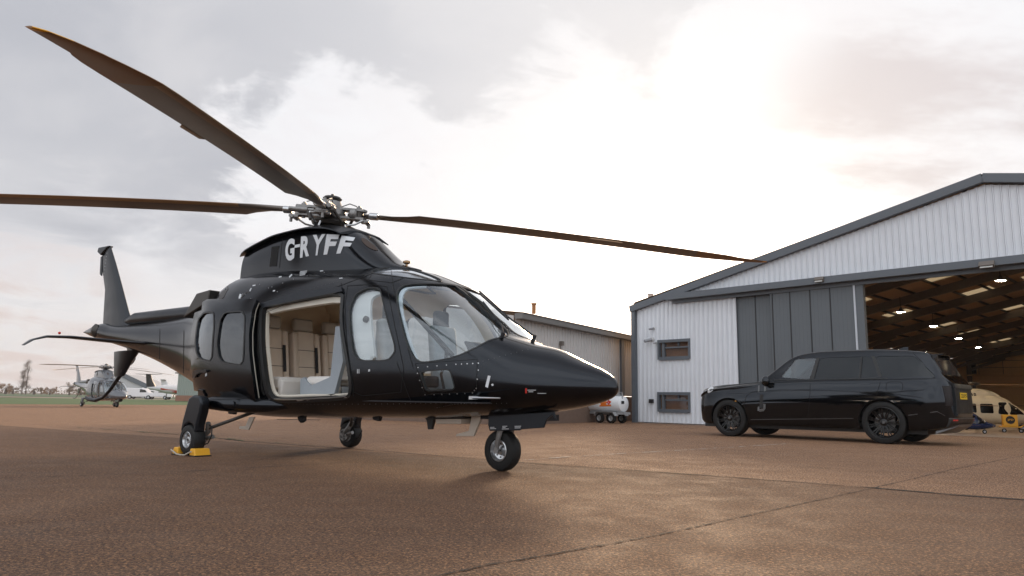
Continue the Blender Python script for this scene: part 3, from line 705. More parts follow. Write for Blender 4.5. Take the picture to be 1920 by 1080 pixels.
def loft(xs,secf,n=64):
    mb=MB();vs=[];fs=[]
    for x in xs: vs+=[(x,y,z) for y,z in ring(*secf(x),n=n)]
    for i in range(len(xs)-1): fs+=[(i*n+k,(i+1)*n+k,(i+1)*n+(k+1)%n,i*n+(k+1)%n) for k in range(n)]
    fs+=[tuple(range(n)),tuple(range(len(xs)*n-1,(len(xs)-1)*n-1,-1))]
    return mb.add(vs,fs)
xs=sorted(set([1.30,1.296,1.285,1.27,1.25,1.22]+list(np.round(np.arange(1.18,.3,-.06),3))+list(np.round(np.arange(.3,-1.2,-.05),3))+list(np.round(np.arange(-1.2,-5.8,-.1),3))+list(np.round(np.arange(-5.8,-9.7,-.2),3))+[-9.7,-9.76]))[::-1]
outer=loft(xs,sec,72)
BS=Surf(outer,HF)
def isec(x):
    zb,zt,w,zw,a,b=sec(x); t=.045; return [max(zb+.10,.66),zt-.06,w-t,zw,a,5.0]
def fsec(x):  # nose bay part of the cavity
    return isec(x)
inner=loft([.42,.3]+list(np.arange(.2,-3.7,-.1))+[-3.72],isec,56)
body_mb=MB().add(outer.v,outer.f,0)
heli=thing('helicopter','large black helicopter with open cabin door parked in the foreground','helicopter',HF.o,-HF.ang)
def hb(mb,name,mats,parent=heli,**k): return mb.build(name,mats,parent,**k)
# ---- outlines traced on the photograph, laid on the real fuselage surface
P_win=rnd([(688,540.5),(711,540.5),(714.6,552.6),(723,591),(738.7,644),(740,660),(727,675.5),(671,675.5),(661,655),(655,605),(655.6,578),(666.5,552)],2,.17)
P_ws=rnd([(743,553),(751,537),(776,532),(823,532),(873,537),(886,549),(915,580),(940,606),(957,629),(930,634),(916,638),(891,652),(850,670),(797,679),(779,676),(763,645),(749,591)],2,.22)
P_roofw=rnd([(-1.62,-.48),(-1.5,-.14),(-.85,-.10),(-.72,-.2),(-.80,-.42),(-1.15,-.52)],2)
P_chin=rnd([(788,697),(843,693),(853,730),(799,733)],2,.1)
P_door=rnd([(492,585),(497,573),(641,547),(639,575),(638,600),(641,630),(650,680),(656,722),(654,739),(646,745),(540,750),(513,749),(502,735),(496,690),(491,640)],2,.2)
fz=-.04
def clampy(P,lim):
    o=[]
    for x,y in P:
        for _ in range(60):
            if BS.cam(x,y)[0].y<=lim: break
            x-=1.2; y+=.25
        o.append((x,y))
    return o
P_ws=clampy(P_ws,fz)
print('WS',[tuple(round(c,2) for c in BS.cam(*p)[0]) for p in P_ws[::4]])
cut=MB()
door_cut=patch(BS,P_door,o0=-.12,o1=.08,step=22)
win_cut=patch(BS,P_win,o0=-.10,o1=.07,step=18,mirror=True)
ws_cut=patch(BS,P_ws,o0=-.09,o1=.06,step=18,mirror=False)
ch_cut=patch(BS,P_chin,o0=-.10,o1=.06,step=14,mirror=True)
rf_cut=patch(BS,P_roofw,o0=-.12,o1=.06,step=.12,mirror=True,mode='top')
wm_cut=MB().add([(x,-y,z) for x,y,z in ws_cut.v],[tuple(reversed(f)) for f in ws_cut.f])
cuts=[(MB().add(inner.v,inner.f,1))]
for c_ in (door_cut,win_cut,ws_cut,wm_cut,ch_cut,rf_cut): cuts.append(MB().add(c_.v,c_.f,2))
# far side cabin window (the starboard door is open, the port one is shut)
P_far=[(-3.10,1.02),(-2.45,1.02),(-2.40,1.1),(-2.42,1.66),(-2.50,1.76),(-3.05,1.76),(-3.17,1.64),(-3.19,1.1)]
P_far2=[(-2.15,1.02),(-1.65,1.02),(-1.60,1.1),(-1.62,1.64),(-1.70,1.74),(-2.10,1.76),(-2.22,1.66),(-2.22,1.1)]
def mp(vs): return [tuple(v) for v in vs]
farp=patch(BS,rnd(P_far,1),o0=-.1,o1=.07,step=.25,mode='side'); farp=MB().add([(x,-y,z) for x,y,z in farp.v],[tuple(reversed(f)) for f in farp.f],0)
cuts.append(MB().add(farp.v,farp.f,2))
farq=patch(BS,rnd(P_far2,1),o0=-.1,o1=.07,step=.25,mode='side'); cuts.append(MB().add([(x,-y,z) for x,y,z in farq.v],[tuple(reversed(f)) for f in farq.f],2))
body=hb(body_mb,'fuselage',[M_blk,M_ceil,M_rubt])
for c_ in cuts:
    n0=len(body.data.polygons); boolean(body,c_)
    bm_=bmesh.new(); bm_.from_mesh(body.data); print('BOOL',n0,len(body.data.polygons),round(bm_.calc_volume(),3)); bm_.free()
def bodyn(v,pn):
    q=BS.bvh.find_nearest(v)
    if q[0] is None or (q[0]-v).length>.004: return None
    # analytic smooth normal from the loft
    x=v.x; e=.01
    zb,zt,w,zw,a,b=sec(x)
    def Fv(x,y,z):
        zb,zt,w,zw,a,b=sec(min(max(x,-9.755),1.2995)); k=a if z>=zw else b; h=(zt-zw) if z>=zw else (zw-zb)
        return (abs(y)/w)**k+(abs(z-zw)/h)**k
    g=Vector((Fv(x+e,v.y,v.z)-Fv(x-e,v.y,v.z),Fv(x,v.y+e,v.z)-Fv(x,v.y-e,v.z),Fv(x,v.y,v.z+e)-Fv(x,v.y,v.z-e)))
    if g.length<1e-9 or x>1.27 or x<-9.6: return None
    g.normalize()
    if g.dot(pn)<.6: return None
    return g
fix_normals(body,bodyn)
# ---- glazing and its frames
def onbody(name,mats,outer_,holes=(),o0=0,o1=.01,step=14,mirror=False,parent=None,ymax=None,surf=None,**k):
    return patch(surf or BS,outer_,holes,o0,o1,step,mirror=mirror,ymax=ymax).build(name,mats,parent or heli,**k)
def both(name,m,poly,o0,o1,step,ymax=None,parent=None,label=None):
    a=patch(BS,poly,(),o0,o1,step,ymax=ymax); o1_=a.build(name,m,parent or heli)
    b=MB().add([(x,-y,z) for x,y,z in a.v],[tuple(reversed(f)) for f in a.f]); b.build(name,m,parent or heli)
    return o1_
grow=lambda p,d:inset(p,-d)
M_wtrim=mat('white_inner_trim',(.70,.72,.73),.5,var=.05)
for nm,P,g,sp in (('side_window',P_win,M_gl,16),('windscreen',P_ws,M_glw,16),('chin_window',P_chin,M_gl,12),('roof_window',P_roofw,M_glr,.12)):
    ym=None; md_='top' if nm=='roof_window' else 'cam'; k_=.002 if md_=='top' else 1
    for s in (1,-1):
        a=patch(BS,grow(P,.6*k_),(),-.018,-.012,sp,mode=md_); b=patch(BS,grow(P,1.8 if md_=='cam' else .014),[inset(P,.4*k_)],-.004,.004,None,mode=md_)
        if s<0:
            for q in (a,b): q.v=[(x,-y,z) for x,y,z in q.v]; q.f=[tuple(reversed(f)) for f in q.f]
        w_=a.build(nm,g,heli); b.build('frame',M_rubt,w_)
for PF in (P_far,P_far2):
    fp_=patch(BS,rnd(PF,1),o0=-.02,o1=-.014,step=.25,mode='side'); MB().add([(x,-y,z) for x,y,z in fp_.v],[tuple(reversed(f)) for f in fp_.f]).build('cabin_window',M_gl,heli)
# white inside edge of the windscreen and cockpit door window (inner trim seen through the glass)
onbody('inner_trim',M_wtrim,rnd([(744,553),(752,538),(764,534),(800,532),(800,533),(766,536),(756,543),(751,560),(754,595),(767,642),(782,678),(778,676),(763,645),(749,591)],1),(),-.045,-.025,8)
in_l=rnd([(688,541),(712,541),(713,546),(700,549),(691,556),(689,575),(690,610),(695,650),(697,675.5),(671,675.5),(661,655),(655,605),(655.6,578),(666.5,552)],1)
it=onbody('door_lining',M_wtrim,in_l,(),-.075,-.045,16)
q=BS.cam(682,597); n_=q[1]; MB().cyl(q[0]-n_*.045,q[0]-n_*.02,.035,n=20).build('air_vent',M_dkm,it)
# ---- doorway: seal, cream surround, sill
onbody('door_seal',M_rubt,grow(P_door,5.0),[inset(P_door,.2)],-.004,.012,None)
onbody('door_surround',M_cream,inset(P_door,.0),[inset([(x,y+(9 if y<600 and x>496 else 0)) for x,y in P_door],2.0)],-.085,-.05,None)
onbody('door_rail',M_blk2,[(488,572),(560,549),(643,540),(644,549),(560,565),(497,578)],(),.0,.03,12)
onbody('sill_plate',M_alu,[(505,747),(560,748),(652,742),(652,745),(560,751),(506,750)],(),.0,.012,14)
# ---- sliding door pushed back along the fuselage
D_out=rnd([(389,568),(494,566.5),(486,585.6),(480.5,624),(481,661),(486,702),(493,747),(485,751),(440,752),(392,742),(377,729),(373.5,690),(372.5,635),(377,595)],1,.12)
D_w1=rnd([(414,590),(397,591),(386.5,604),(382,640),(384,661),(389,672),(407,677),(411.5,670),(412.5,645),(415,611)],2,.14)
D_w2=rnd([(472,590),(436,590),(427,604),(421.5,645),(424.5,668),(431,679),(464,684.5),(469.5,677),(471,645)],2,.14)
sd_=onbody('sliding_door',[M_blk],D_out,[D_w1,D_w2],.055,.10,13)
onbody('door_lining',M_cream,inset(D_out,2.0),[grow(D_w1,1.5),grow(D_w2,1.5)],.028,.054,14,parent=sd_)
for P in (D_w1,D_w2):
    w_=onbody('window',M_gld,grow(P,.5),(),.080,.086,14,parent=sd_)
    onbody('frame',M_rubt,grow(P,1.7),[inset(P,.3)],.100,.106,None,parent=sd_)
onbody('handle',M_blk2,rnd([(379,697),(384,692),(405,693),(405,697),(387,698),(384,706),(380,706)],1),(),.10,.125,8,parent=sd_)
onbody('latch_cover',M_blk2,[(388,724),(396,726),(401,737),(384,733)],(),.10,.115,8,parent=sd_)
onbody('marking',M_whm,[(400,700),(403,698),(403,703),(400,704)],(),.101,.103,None,parent=sd_)
# dark inside back of the sliding door keeps daylight out of its panes
# ---- panel lines, fasteners and small markings on the skin
def line_px(pts,w=.8,o1=.0025,mb=None,surf=None,step=6,mi=0):
    mb=mb or MB(); surf=surf or BS; prev=None
    P=[]
    for A,B in zip(pts,pts[1:]):
        L=math.hypot(B[0]-A[0],B[1]-A[1]);n=max(1,int(L/step))
        P+=[(A[0]+(B[0]-A[0])*i/n,A[1]+(B[1]-A[1])*i/n) for i in range(n)]
    P.append(pts[-1])
    for i,p in enumerate(P):
        a=P[max(i-1,0)];b=P[min(i+1,len(P)-1)];dx,dy=b[0]-a[0],b[1]-a[1];l=math.hypot(dx,dy) or 1;nx_,ny_=-dy/l*w/2,dx/l*w/2
        q1=surf.cam(p[0]+nx_,p[1]+ny_);q2=surf.cam(p[0]-nx_,p[1]-ny_)
        cur=(q1[0]+q1[1]*o1,q2[0]+q2[1]*o1)
        if prev: mb.add([prev[0],cur[0],cur[1],prev[1]],[(0,1,2,3)],mi)
        prev=cur
    return mb
M_gap=mat('panel_gap',(.002,.002,.002),.8)
mb=MB()
for pts in ([(744,680),(752,700),(764,735),(770,750)],[(640,530),(646,600),(660,720),(663,742)],[(733,505),(738,540),(752,600),(768,665),(775,690)],[(652,536),(700,533),(726,538),(738,600),(757,690),(752,735),(680,742),(664,735),(650,640),(647,570),(652,536)],
    [(779,682),(860,676),(895,674),(893,735),(812,738),(797,741),(779,682)],[(820,764),(850,757),(894,753)],[(372,590),(371,640),(372,740)],[(345,620),(344,700),(347,722)],[(300,617),(299,690)],[(430,520),(417,560),(408,568)],
    [(455,610),(490,590),(560,560),(640,535),(700,512)],[(700,512),(690,525),(735,530),(760,520)]): hb(line_px(pts,.9),'panel_line',M_gap,smooth=False)
mb=MB()
def rivets(pts,n,r=.006,mb=mb,surf=None):
    for i in range(n):
        t=i/(n-1)*(len(pts)-1);k=min(int(t),len(pts)-2);u=t-k
        x=pts[k][0]*(1-u)+pts[k+1][0]*u;y=pts[k][1]*(1-u)+pts[k+1][1]*u
        q=(surf or BS).cam(x,y); mb.cyl(q[0]-q[1]*.002,q[0]+q[1]*.003,r,n=8)
rivets([(784,689),(855,683),(897,681)],9);rivets([(897,694),(893,728),(886,736)],5);rivets([(814,740),(886,737)],6);rivets([(783,700),(789,720),(797,740)],4)
rivets([(420,528),(460,552),(470,560)],3);rivets([(487,533),(520,547)],3);rivets([(510,538),(560,520),(640,505)],6);rivets([(820,764),(850,758),(894,754)],16,.0025)
hb(mb,'fastener',M_alu)
mb=MB()
for pts,n in (([(298,618),(298,688)],12),([(344,622),(343,698)],14),([(340,640),(372,642)],8),([(656,742),(648,680),(636,600)],14),([(735,510),(741,550),(755,610),(770,660)],18),([(250,612),(300,612),(345,605)],18),([(500,757),(600,758),(760,757)],30),([(560,548),(640,526)],12),([(700,516),(728,522)],6),([(895,680),(990,655)],10),([(770,756),(860,757),(950,756)],20)): rivets(pts,n,.0032,mb=mb)
hb(mb,'fastener',mat('dull_fastener',(.10,.10,.10),.5,metal=.4))
MK=[]
for q in ([(448,557),(450,551),(453,552),(451,566),(448,566)],[(542,519),(547,514),(548,516),(543,521)],[(626,503),(631,500),(632,502),(627,505)],[(523,519),(528,518),(528,520),(523,521)],[(468,545),(471,540),(472,541),(469,547)],[(474,535),(479,534),(479,536),(474,537)],[(600,508),(606,507),(606,508.5),(600,509.5)],
          [(512,545),(516,544),(516,546),(512,547)],[(910,725),(915,704),(920,705),(915,727)],[(921,721),(924,719),(926,722),(923,724)],[(670,692),(671,692),(671,700),(670,700)],[(673,692),(674,692),(674,700),(673,700)],[(691,693),(694,692),(694,696),(691,697)]):
    MK.append(patch(BS,q,(),.001,.004,None))
for k,(x0,y0,ww) in enumerate(((563,509,13),(562,511.3,13),(562,513.6,11),(562,516,10),(989,731,16),(991,734,9),(1008,737,16))): MK.append(patch(BS,[(x0,y0),(x0+ww,y0-1.4*(k<4)),(x0+ww,y0+.9-1.4*(k<4)),(x0,y0+.9)],(),.001,.003,None))
for q in MK: hb(q,'stencil_marking',M_whm,smooth=False)
mb=MB(); patch(BS,[(985,728),(988,728),(988,737),(985,737)],(),.001,.004,None,mb=mb); hb(mb,'stencil_marking',M_red,smooth=False)
# pitot probe
q=BS.cam(893,746)[0]; r_=HF.onY(948,744.5,q.y-.05)
mb=MB().cyl(q,Vector((q.x+.04,q.y-.07,q.z)),.014).tube([(q.x+.02,q.y-.07,q.z),(q.x+.12,q.y-.075,q.z),(q.x+.34,q.y-.075,q.z)],[.014,.010,.006]); mb.box((q.x-.02,q.y-.02,q.z),(.10,.012,.03)); hb(mb,'pitot_probe',[M_alu])
# intake band at the shoulder, exhausts
onbody('cowl_band',mat('bronze_band',(.03,.024,.02),.4),rnd([(430,524),(440,523),(424,548),(419,560),(409,562),(415,545)],1),(),.0,.004,6)
mb=MB()
for y in (-.40,.40):
    mb.add([(-4.62,y-.20,1.95),(-4.62,y+.20,1.95),(-4.60,y+.20,2.12),(-4.60,y-.20,2.12),(-5.32,y-.15,1.78),(-5.32,y+.15,1.78),(-4.98,y+.17,2.10),(-4.98,y-.17,2.10)],[(0,1,2,3),(4,7,6,5),(0,4,5,1),(3,2,6,7),(0,3,7,4),(1,5,6,2)],0)
hb(mb,'exhaust',[M_dkm,M_gap],bev=.015)
# ---- upper cowling with the registration
CS=np.array([(-1.30,2.17,2.185,.10,2.175,2,2),(-1.55,2.10,2.27,.26,2.14,2.2,2),(-1.8,2.05,2.42,.34,2.12,2.6,2),(-2.05,2.02,2.60,.375,2.12,3.2,2),(-2.25,2.0,2.735,.385,2.12,3.6,2),(-2.55,2.0,2.82,.39,2.12,4,2),(-3.0,2.0,2.865,.385,2.12,4.2,2),(-3.5,2.0,2.86,.365,2.12,4.2,2),(-4.0,2.05,2.80,.33,2.15,4,2),(-4.40,2.08,2.74,.28,2.18,3.6,2)])[::-1]
csec=lambda x:[float(pchip(CS[:,0],CS[:,k],x)) for k in range(1,7)]
cowl=loft(list(np.arange(-1.30,-4.36,-.075))+[-4.40],csec,64); CW=Surf(cowl,HF)
cw=hb(cowl,'rotor_cowling',[M_blk],ang=50)
# thin lip that runs over the top to a point at the back
mb=MB(); vs=[];fs=[]; lx=list(np.arange(-2.2,-4.5,-.1))+[-4.62]
for x in lx:
    t_=min(1,max(0,(-x-2.2)/2.4)); zt=csec(max(x,-4.39))[1]+.004-(.02 if x<-4.4 else 0); ww=csec(max(x,-4.39))[2]*(.97 if x>-4.45 else .55)+.02
    vs+=[(x,-ww,zt-.065),(x,-ww*.6,zt-.005),(x,0,zt+.012),(x,ww*.6,zt-.005),(x,ww,zt-.065),(x,ww,zt-.08),(x,0,zt-.01),(x,-ww,zt-.08)]
for i in range(len(lx)-1): fs+=[(i*8+k,(i+1)*8+k,(i+1)*8+(k+1)%8,i*8+(k+1)%8) for k in range(8)]
fs+=[tuple(range(8)),tuple(range(len(vs)-1,len(vs)-9,-1))]; mb.add(vs,fs); mb.build('top_lip',M_blk2,cw,fix=True)
# air slot, intake in the front shoulder, side panel lines
def oncowl(name,m,poly,holes=(),o0=0,o1=.006,step=10,parent=cw): return patch(CW,poly,holes,o0,o1,step).build(name,m,parent)
oncowl('air_slot',M_gap,[(510,463),(524,461.5),(519,499),(506,500)])
oncowl('intake_screen',mat('mesh_brown',(.05,.032,.024),.7,var=.5,vs=60),rnd([(677,447),(684,447),(711,469),(703,470),(690,464),(679,454)],1))
mb=MB(); line_px([(531,438),(528,462),(524,502)],.8,mb=mb,surf=CW); line_px([(526,461),(560,452),(640,446)],.01,mb=mb,surf=CW); mb.build('panel_line',M_gap,cw,smooth=False)
# registration letters
mb=MB()
def glyphs(txt,quad,bold=.045):
    # quad: pixel corners bottom-left, bottom-right, top-right, top-left
    vs,fs=text_mesh(txt,bold); vs,fs=subtri(vs,fs,.16) if txt!='-' else (vs,fs); out=[]
    for x,y in vs:
        px=(quad[0][0]*(1-x)+quad[1][0]*x)*(1-y)+(quad[3][0]*(1-x)+quad[2][0]*x)*y
        py=(quad[0][1]*(1-x)+quad[1][1]*x)*(1-y)+(quad[3][1]*(1-x)+quad[2][1]*x)*y
        p,n=CW.cam(px,py); out.append(p+n*.005)
    mb.add(out,fs)
glyphs('G',[(535,491),(552,487),(553.5,446),(536,450)])
glyphs('-',[(552.5,465),(563,463),(563.5,457.5),(553.5,459.5)])
glyphs('R',[(563,484),(580,480),(583,441),(565,444)])
glyphs('Y',[(587,479.5),(601,478.5),(611,439),(587,441)])
glyphs('F',[(607,478),(624,476),(637,440.5),(613,439.5)])
glyphs('F',[(631,476),(650,474),(666,446),(641,442)])
mb.build('registration',M_whm,cw,smooth=False)
# strobe and small mast aerials
hb(MB().cyl((-1.46,0,2.15),(-1.46,0,2.27),.014,n=8).lathe([(.015,0),(.045,.015),(.045,.035),(.02,.045)],(-1.46,0,2.25),n=14),'top_aerial',[M_bronze])
# ---- cabin interior
cab=hb(MB().box((-1.7,0,.672),(3.9,1.5,.012)),'cabin_floor',M_carpet,smooth=False)
hb(MB().box((-3.70,0,1.27),(.04,1.44,1.20)),'bulkhead',M_ceil,smooth=False)
def pad(c,sz,b=.05): return MB().box(c,sz)
def seat(x,y,face=1,wd=.46,m=M_seat,back=.95,high=True):
    mb=MB(); s=hb(mb.box((x+face*.26,y,.86),(.50,wd,.15)).box((x+face*.49,y,.80),(.08,wd*.96,.22)),'seat',[M_seat2 if face>0 else M_seat2],bev=.035)
    R=Matrix.Rotation(R_(-9*face),3,'Y')
    MB().box((x,y,1.22),(.11,wd*.62,.66),rot=R).box((x+.0,y-wd*.40,1.22),(.15,wd*.17,.62),rot=R).box((x,y+wd*.40,1.22),(.15,wd*.17,.62),rot=R).box((x-face*.055,y,1.47),(.11,wd*.60,.14),rot=R).build('backrest',m,s,bev=.028)
    MB().box((x-face*.085,y,1.635),(.10,wd*.68,.17),rot=R).build('headrest',mat('taupe_leather',(.48,.42,.36),.5),s,bev=.035)
    for k in (1.08,1.30): MB().box((x+face*(.055-(k-1.22)*.16),y,k),(.008,wd*.6,.006),rot=R).build('stitching',M_carpet,s,smooth=False)
    MB().box((x+face*.075,y+wd*.33,1.18),(.012,.045,.34),rot=R).build('harness',M_carpet,s,smooth=False)
    MB().box((x+face*.22,y,.735),(.36,wd*.8,.12)).build('seat_box',M_shell,s,smooth=False)
    return s
for y in (-.42,.08,.56): seat(-3.36,y,wd=.44)
# forward cabin pair that faces aft, with their grey shells
for y in (-.30,.32):
    s=hb(MB().box((-2.27,y,.885),(.50,.44,.11)),'seat',[M_seat2],bev=.04)
    MB().add([(-2.58,-.235,.67),(-2.0,-.235,.67),(-1.86,-.235,1.10),(-1.95,-.235,1.50),(-2.02,-.235,1.50),(-2.06,-.235,.93),(-2.40,-.235,.83),(-2.54,-.235,.93),(-2.60,-.235,.90)],[tuple(range(9))]).build('side_panel',M_shell,s,smooth=False).location=(0,y,0)
    s.children[0].modifiers.new('th','SOLIDIFY').thickness=.05
    MB().box((-1.97,y,1.2),(.10,.44,.62)).build('backrest',M_seat2,s,bev=.03)
    MB().box((-2.20,y-.05,.955),(.10,.05,.02)).build('buckle',M_alu,s,smooth=False)
# cockpit seats, console, instrument panel, stick
for y in (-.40,.40):
    s=hb(MB().box((-.95,y,.88),(.48,.44,.12)),'seat',[M_carpet],bev=.03)
    MB().box((-1.20,y,1.22),(.12,.42,.66),rot=Matrix.Rotation(R_(-8),3,'Y')).build('backrest',mat('pale_grey_cover',(.36,.37,.38),.6),s,bev=.05)
    MB().box((-1.26,y,1.63),(.10,.22,.20)).build('headrest',M_carpet,s,bev=.04)
    MB().box((-.95,y,.75),(.4,.36,.16)).build('seat_box',M_shell,s,smooth=False)
    hb(MB().tube([(-.42,y,.70),(-.50,y,.95),(-.44,y,1.10)],.014).cyl((-.44,y,1.08),(-.43,y,1.18),.022,n=10),'control_stick',M_carpet)
hb(MB().box((-.45,0,.88),(.9,.22,.40)),'centre_console',M_shell,bev=.02)
mb=MB(); mb.add([(.02,-.50,1.02),(.02,.50,1.02),(-.10,.55,1.27),(-.10,-.55,1.27),(.30,-.42,1.02),(.30,.42,1.02),(.22,.38,1.20),(.22,-.38,1.20)],[(0,3,2,1),(4,5,6,7),(3,7,6,2),(0,4,7,3),(1,2,6,5),(0,1,5,4)]); ip=hb(mb,'instrument_panel',M_carpet,bev=.02)
MB().box((-.055,-.28,1.145),(.01,.22,.15),rot=Matrix.Rotation(R_(-25),3,'Y')).box((-.055,.28,1.145),(.01,.22,.15),rot=Matrix.Rotation(R_(-25),3,'Y')).build('display',mat('dark_display',(.02,.03,.04),.1),ip,smooth=False)
hb(MB().tube([(-1.1,-.1,1.98),(-.85,-.15,1.84),(-.80,-.3,1.82),(-1.0,-.42,1.86)],.012),'headset_cable',M_carpet)
hb(MB().box((-1.62,.0,1.55),(.04,.22,1.1)),'cabin_post',M_shell,smooth=False)
# windscreen pillar brace seen through the glass
mb=MB(); a=HF.onY(752,560,-.45); b=HF.onY(849,668,.05); mb.bar(a,b,.035,.05,up=(0,1,0)); hb(mb,'cabin_brace',M_carpet,smooth=False)
# wipers
def wiper(px,name='wiper'):
    pts=[BS.cam(*p) for p in px['arm']]; mb=MB(); A=[p+n*.035 for p,n in pts]; mb.tube(A,[.013]+[.008]*(len(A)-1),n=6); mb.cyl(A[0]-pts[0][1]*.06,A[0]+pts[0][1]*.02,.02,n=10); w_=hb(mb,name,M_carpet)
    pts=[BS.cam(*p) for p in px['blade']]; A=[p+n*.016 for p,n in pts]; MB().tube(A,.011,n=5).tube([p+n*.03 for p,n in pts],.006,n=4).build('wiper_blade',M_rubt,w_)
wiper({'arm':[(941,632),(938,618),(920,592),(903,571)],'blade':[(877,553),(900,570),(917,588),(928,603)]})
mb=MB(); cen=(0.31,.33,1.34)
A=[BS.bvh.ray_cast(Vector(p),Vector((-.5,0,-1)))for p in ((.62,.12,2),(.35,.14,2.4),(.10,.16,2.6),(-.10,.18,2.7))]
A=[(h[0],h[1]) for h in A if h[0] is not None]
wp_=hb(MB().tube([p+n*.05 for p,n in A],[.013]+[.009]*(len(A)-1),n=6).cyl(A[0][0],A[0][0]+A[0][1]*.07,.022,n=10),'wiper',M_carpet); MB().tube([p+n*.022+Vector((0,.02,0)) for p,n in A[1:]],.011,n=5).build('wiper_blade',M_rubt,wp_)
# riveted centre post
mb=MB()
for i in range(22):
    for sy in (-.02,.02):
        x=.30-i*.042; h=BS.bvh.ray_cast(Vector((x,sy,3)),Vector((0,0,-1)))
        if h[0]: mb.cyl(h[0],h[0]+h[1]*.003,.005,n=6)
hb(mb,'fastener',M_alu)
# ---- underside: aerials, searchlight box, steps, nose gear doors
def fin_(name,pts,y,th,m,bev=0): 
    P=[HF.onY(px,py,y) for px,py in pts]; return MB().prism([(p.x,p.z) for p in P],th,Matrix.Translation((0,y,0))).build(name,m,heli,smooth=False,bev=bev)
M_whl=mat('cream_aerial',(.55,.48,.40),.5)
fin_('blade_aerial',[(797,781),(822,779),(815,788),(811,805),(804,805),(802,789)],-.1,.04,M_rubt,.006)
fin_('blade_aerial',[(886,779),(906,778),(889,818),(856,818),(857,814),(880,808)],-.1,.03,M_whl,.005)
fin_('blade_aerial',[(468,782),(478,782),(467,806),(449,804),(450,799),(461,799)],.25,.02,M_whl,.004)
fin_('landing_light_box',[(824,779),(880,779),(880,785),(824,786)],-.1,.22,M_rubt,.01)
fin_('landing_light_box',[(828,784),(876,785),(876,795),(829,795)],-.1,.20,M_whl,.01)
for pts,y in ((([(560,781),(572,781),(572,789),(566,793),(562,788)]),-.3),(([(700,780),(716,780),(712,790),(702,787)]),-.3),(([(430,768),(442,769),(441,777),(431,776)]),-.6)): fin_('belly_fitting',pts,y,.05,M_carpet,.006)
fin_('aerial_wire',[(520,786),(600,787),(600,787.8),(520,787)],-.5,.008,M_carpet)
# nose gear bay doors
for y in (-.17,.17):
    o=fin_('gear_door',[(917,779),(1040,772),(1043,787),(1036,778),(1026,787),(1020,802),(978,805),(975,807),(919,808),(916,797)],y,.018,M_blk2,.004)
mb=MB(); P0=-.17
for (x0,y0,ww) in ((919,802,8),(919,804.5,11),(942,800,9),(942,802.5,6),(941,805,13),(965,800,12),(965,803,11)):
    a,b=HF.onY(x0,y0,-.182),HF.onY(x0+ww,y0-.3,-.182); MB().add([(a.x,-.1825,a.z),(b.x,-.1825,b.z),(b.x,-.1825,b.z+.006),(a.x,-.1825,a.z+.006)],[(0,1,2,3)]).build('stencil_marking',M_whm,heli,smooth=False)
hb(MB().box((.2,0,.54),(.75,.3,.06)),'gear_bay',M_carpet,smooth=False)
# ---- wheels
def wheel(name,c,R,w,steer=0,parent=heli,rimm=M_alu,side=-1,hubdet=True):
    o=bpy.data.objects.new(name,None); COL.objects.link(o); o.parent=parent; o.location=c; o.rotation_euler=(0,0,steer)
    rr=R*.52
    prof=[(rr,-w*.42),(rr*1.08,-w*.5),(R*.80,-w*.5),(R*.93,-w*.42),(R*.985,-w*.25),(R,-w*.08),(R,w*.08),(R*.985,w*.25),(R*.93,w*.42),(R*.80,w*.5),(rr*1.08,w*.5),(rr,w*.42)]
    MB().lathe(prof,ax=(0,1,0),n=48,closed=True).build('tyre',M_rub,o)
    mb=MB().lathe([(rr*1.02,-w*.45),(rr*.94,-w*.47),(rr*.88,-w*.40),(rr*.80,-w*.22),(rr*.45,-w*.16),(rr*.40,-w*.34),(rr*.22,-w*.36),(rr*.18,-w*.28),(0,-w*.28)],ax=(0,1,0),n=40,caps=False)
    mb.lathe([(rr*1.02,w*.45),(rr*.94,w*.47),(rr*.88,w*.40),(rr*.80,w*.22),(rr*.4,w*.16),(0,w*.2)],ax=(0,1,0),n=40,caps=False)
    mb.build('rim',rimm,o)
    mb=MB()
    for k in range(8):
        a=k*math.pi/4; mb.cyl((rr*.62*math.cos(a),-w*.22,rr*.62*math.sin(a)),(rr*.62*math.cos(a),-w*.15,rr*.62*math.sin(a)),rr*.08,n=8)
    mb.cyl((0,-w*.42,0),(0,-w*.2,0),rr*.12,n=12); mb.build('wheel_bolt',M_dkm,o)
    return o
NR=.205
wheel('nose_wheel',(0,0,NR),NR,.15,R_(-4))
mb=MB()
for s in (-1,1):
    mb.tube([(.0,s*.092,NR),(.015,s*.10,NR+.10),(.035,s*.095,NR+.195),(.04,s*.05,NR+.245),(.04,0,NR+.25)],[.020,.026,.03,.03,.03],n=8)
    mb.cyl((0,s*.085,NR),(0,s*.115,NR),.03,n=12)
mb.cyl((.04,0,NR+.23),(.05,0,.60),.035,n=16); mb.cyl((.04,0,NR+.25),(.045,0,NR+.29),.05,n=16); hb(mb,'nose_gear_fork',[M_ti])
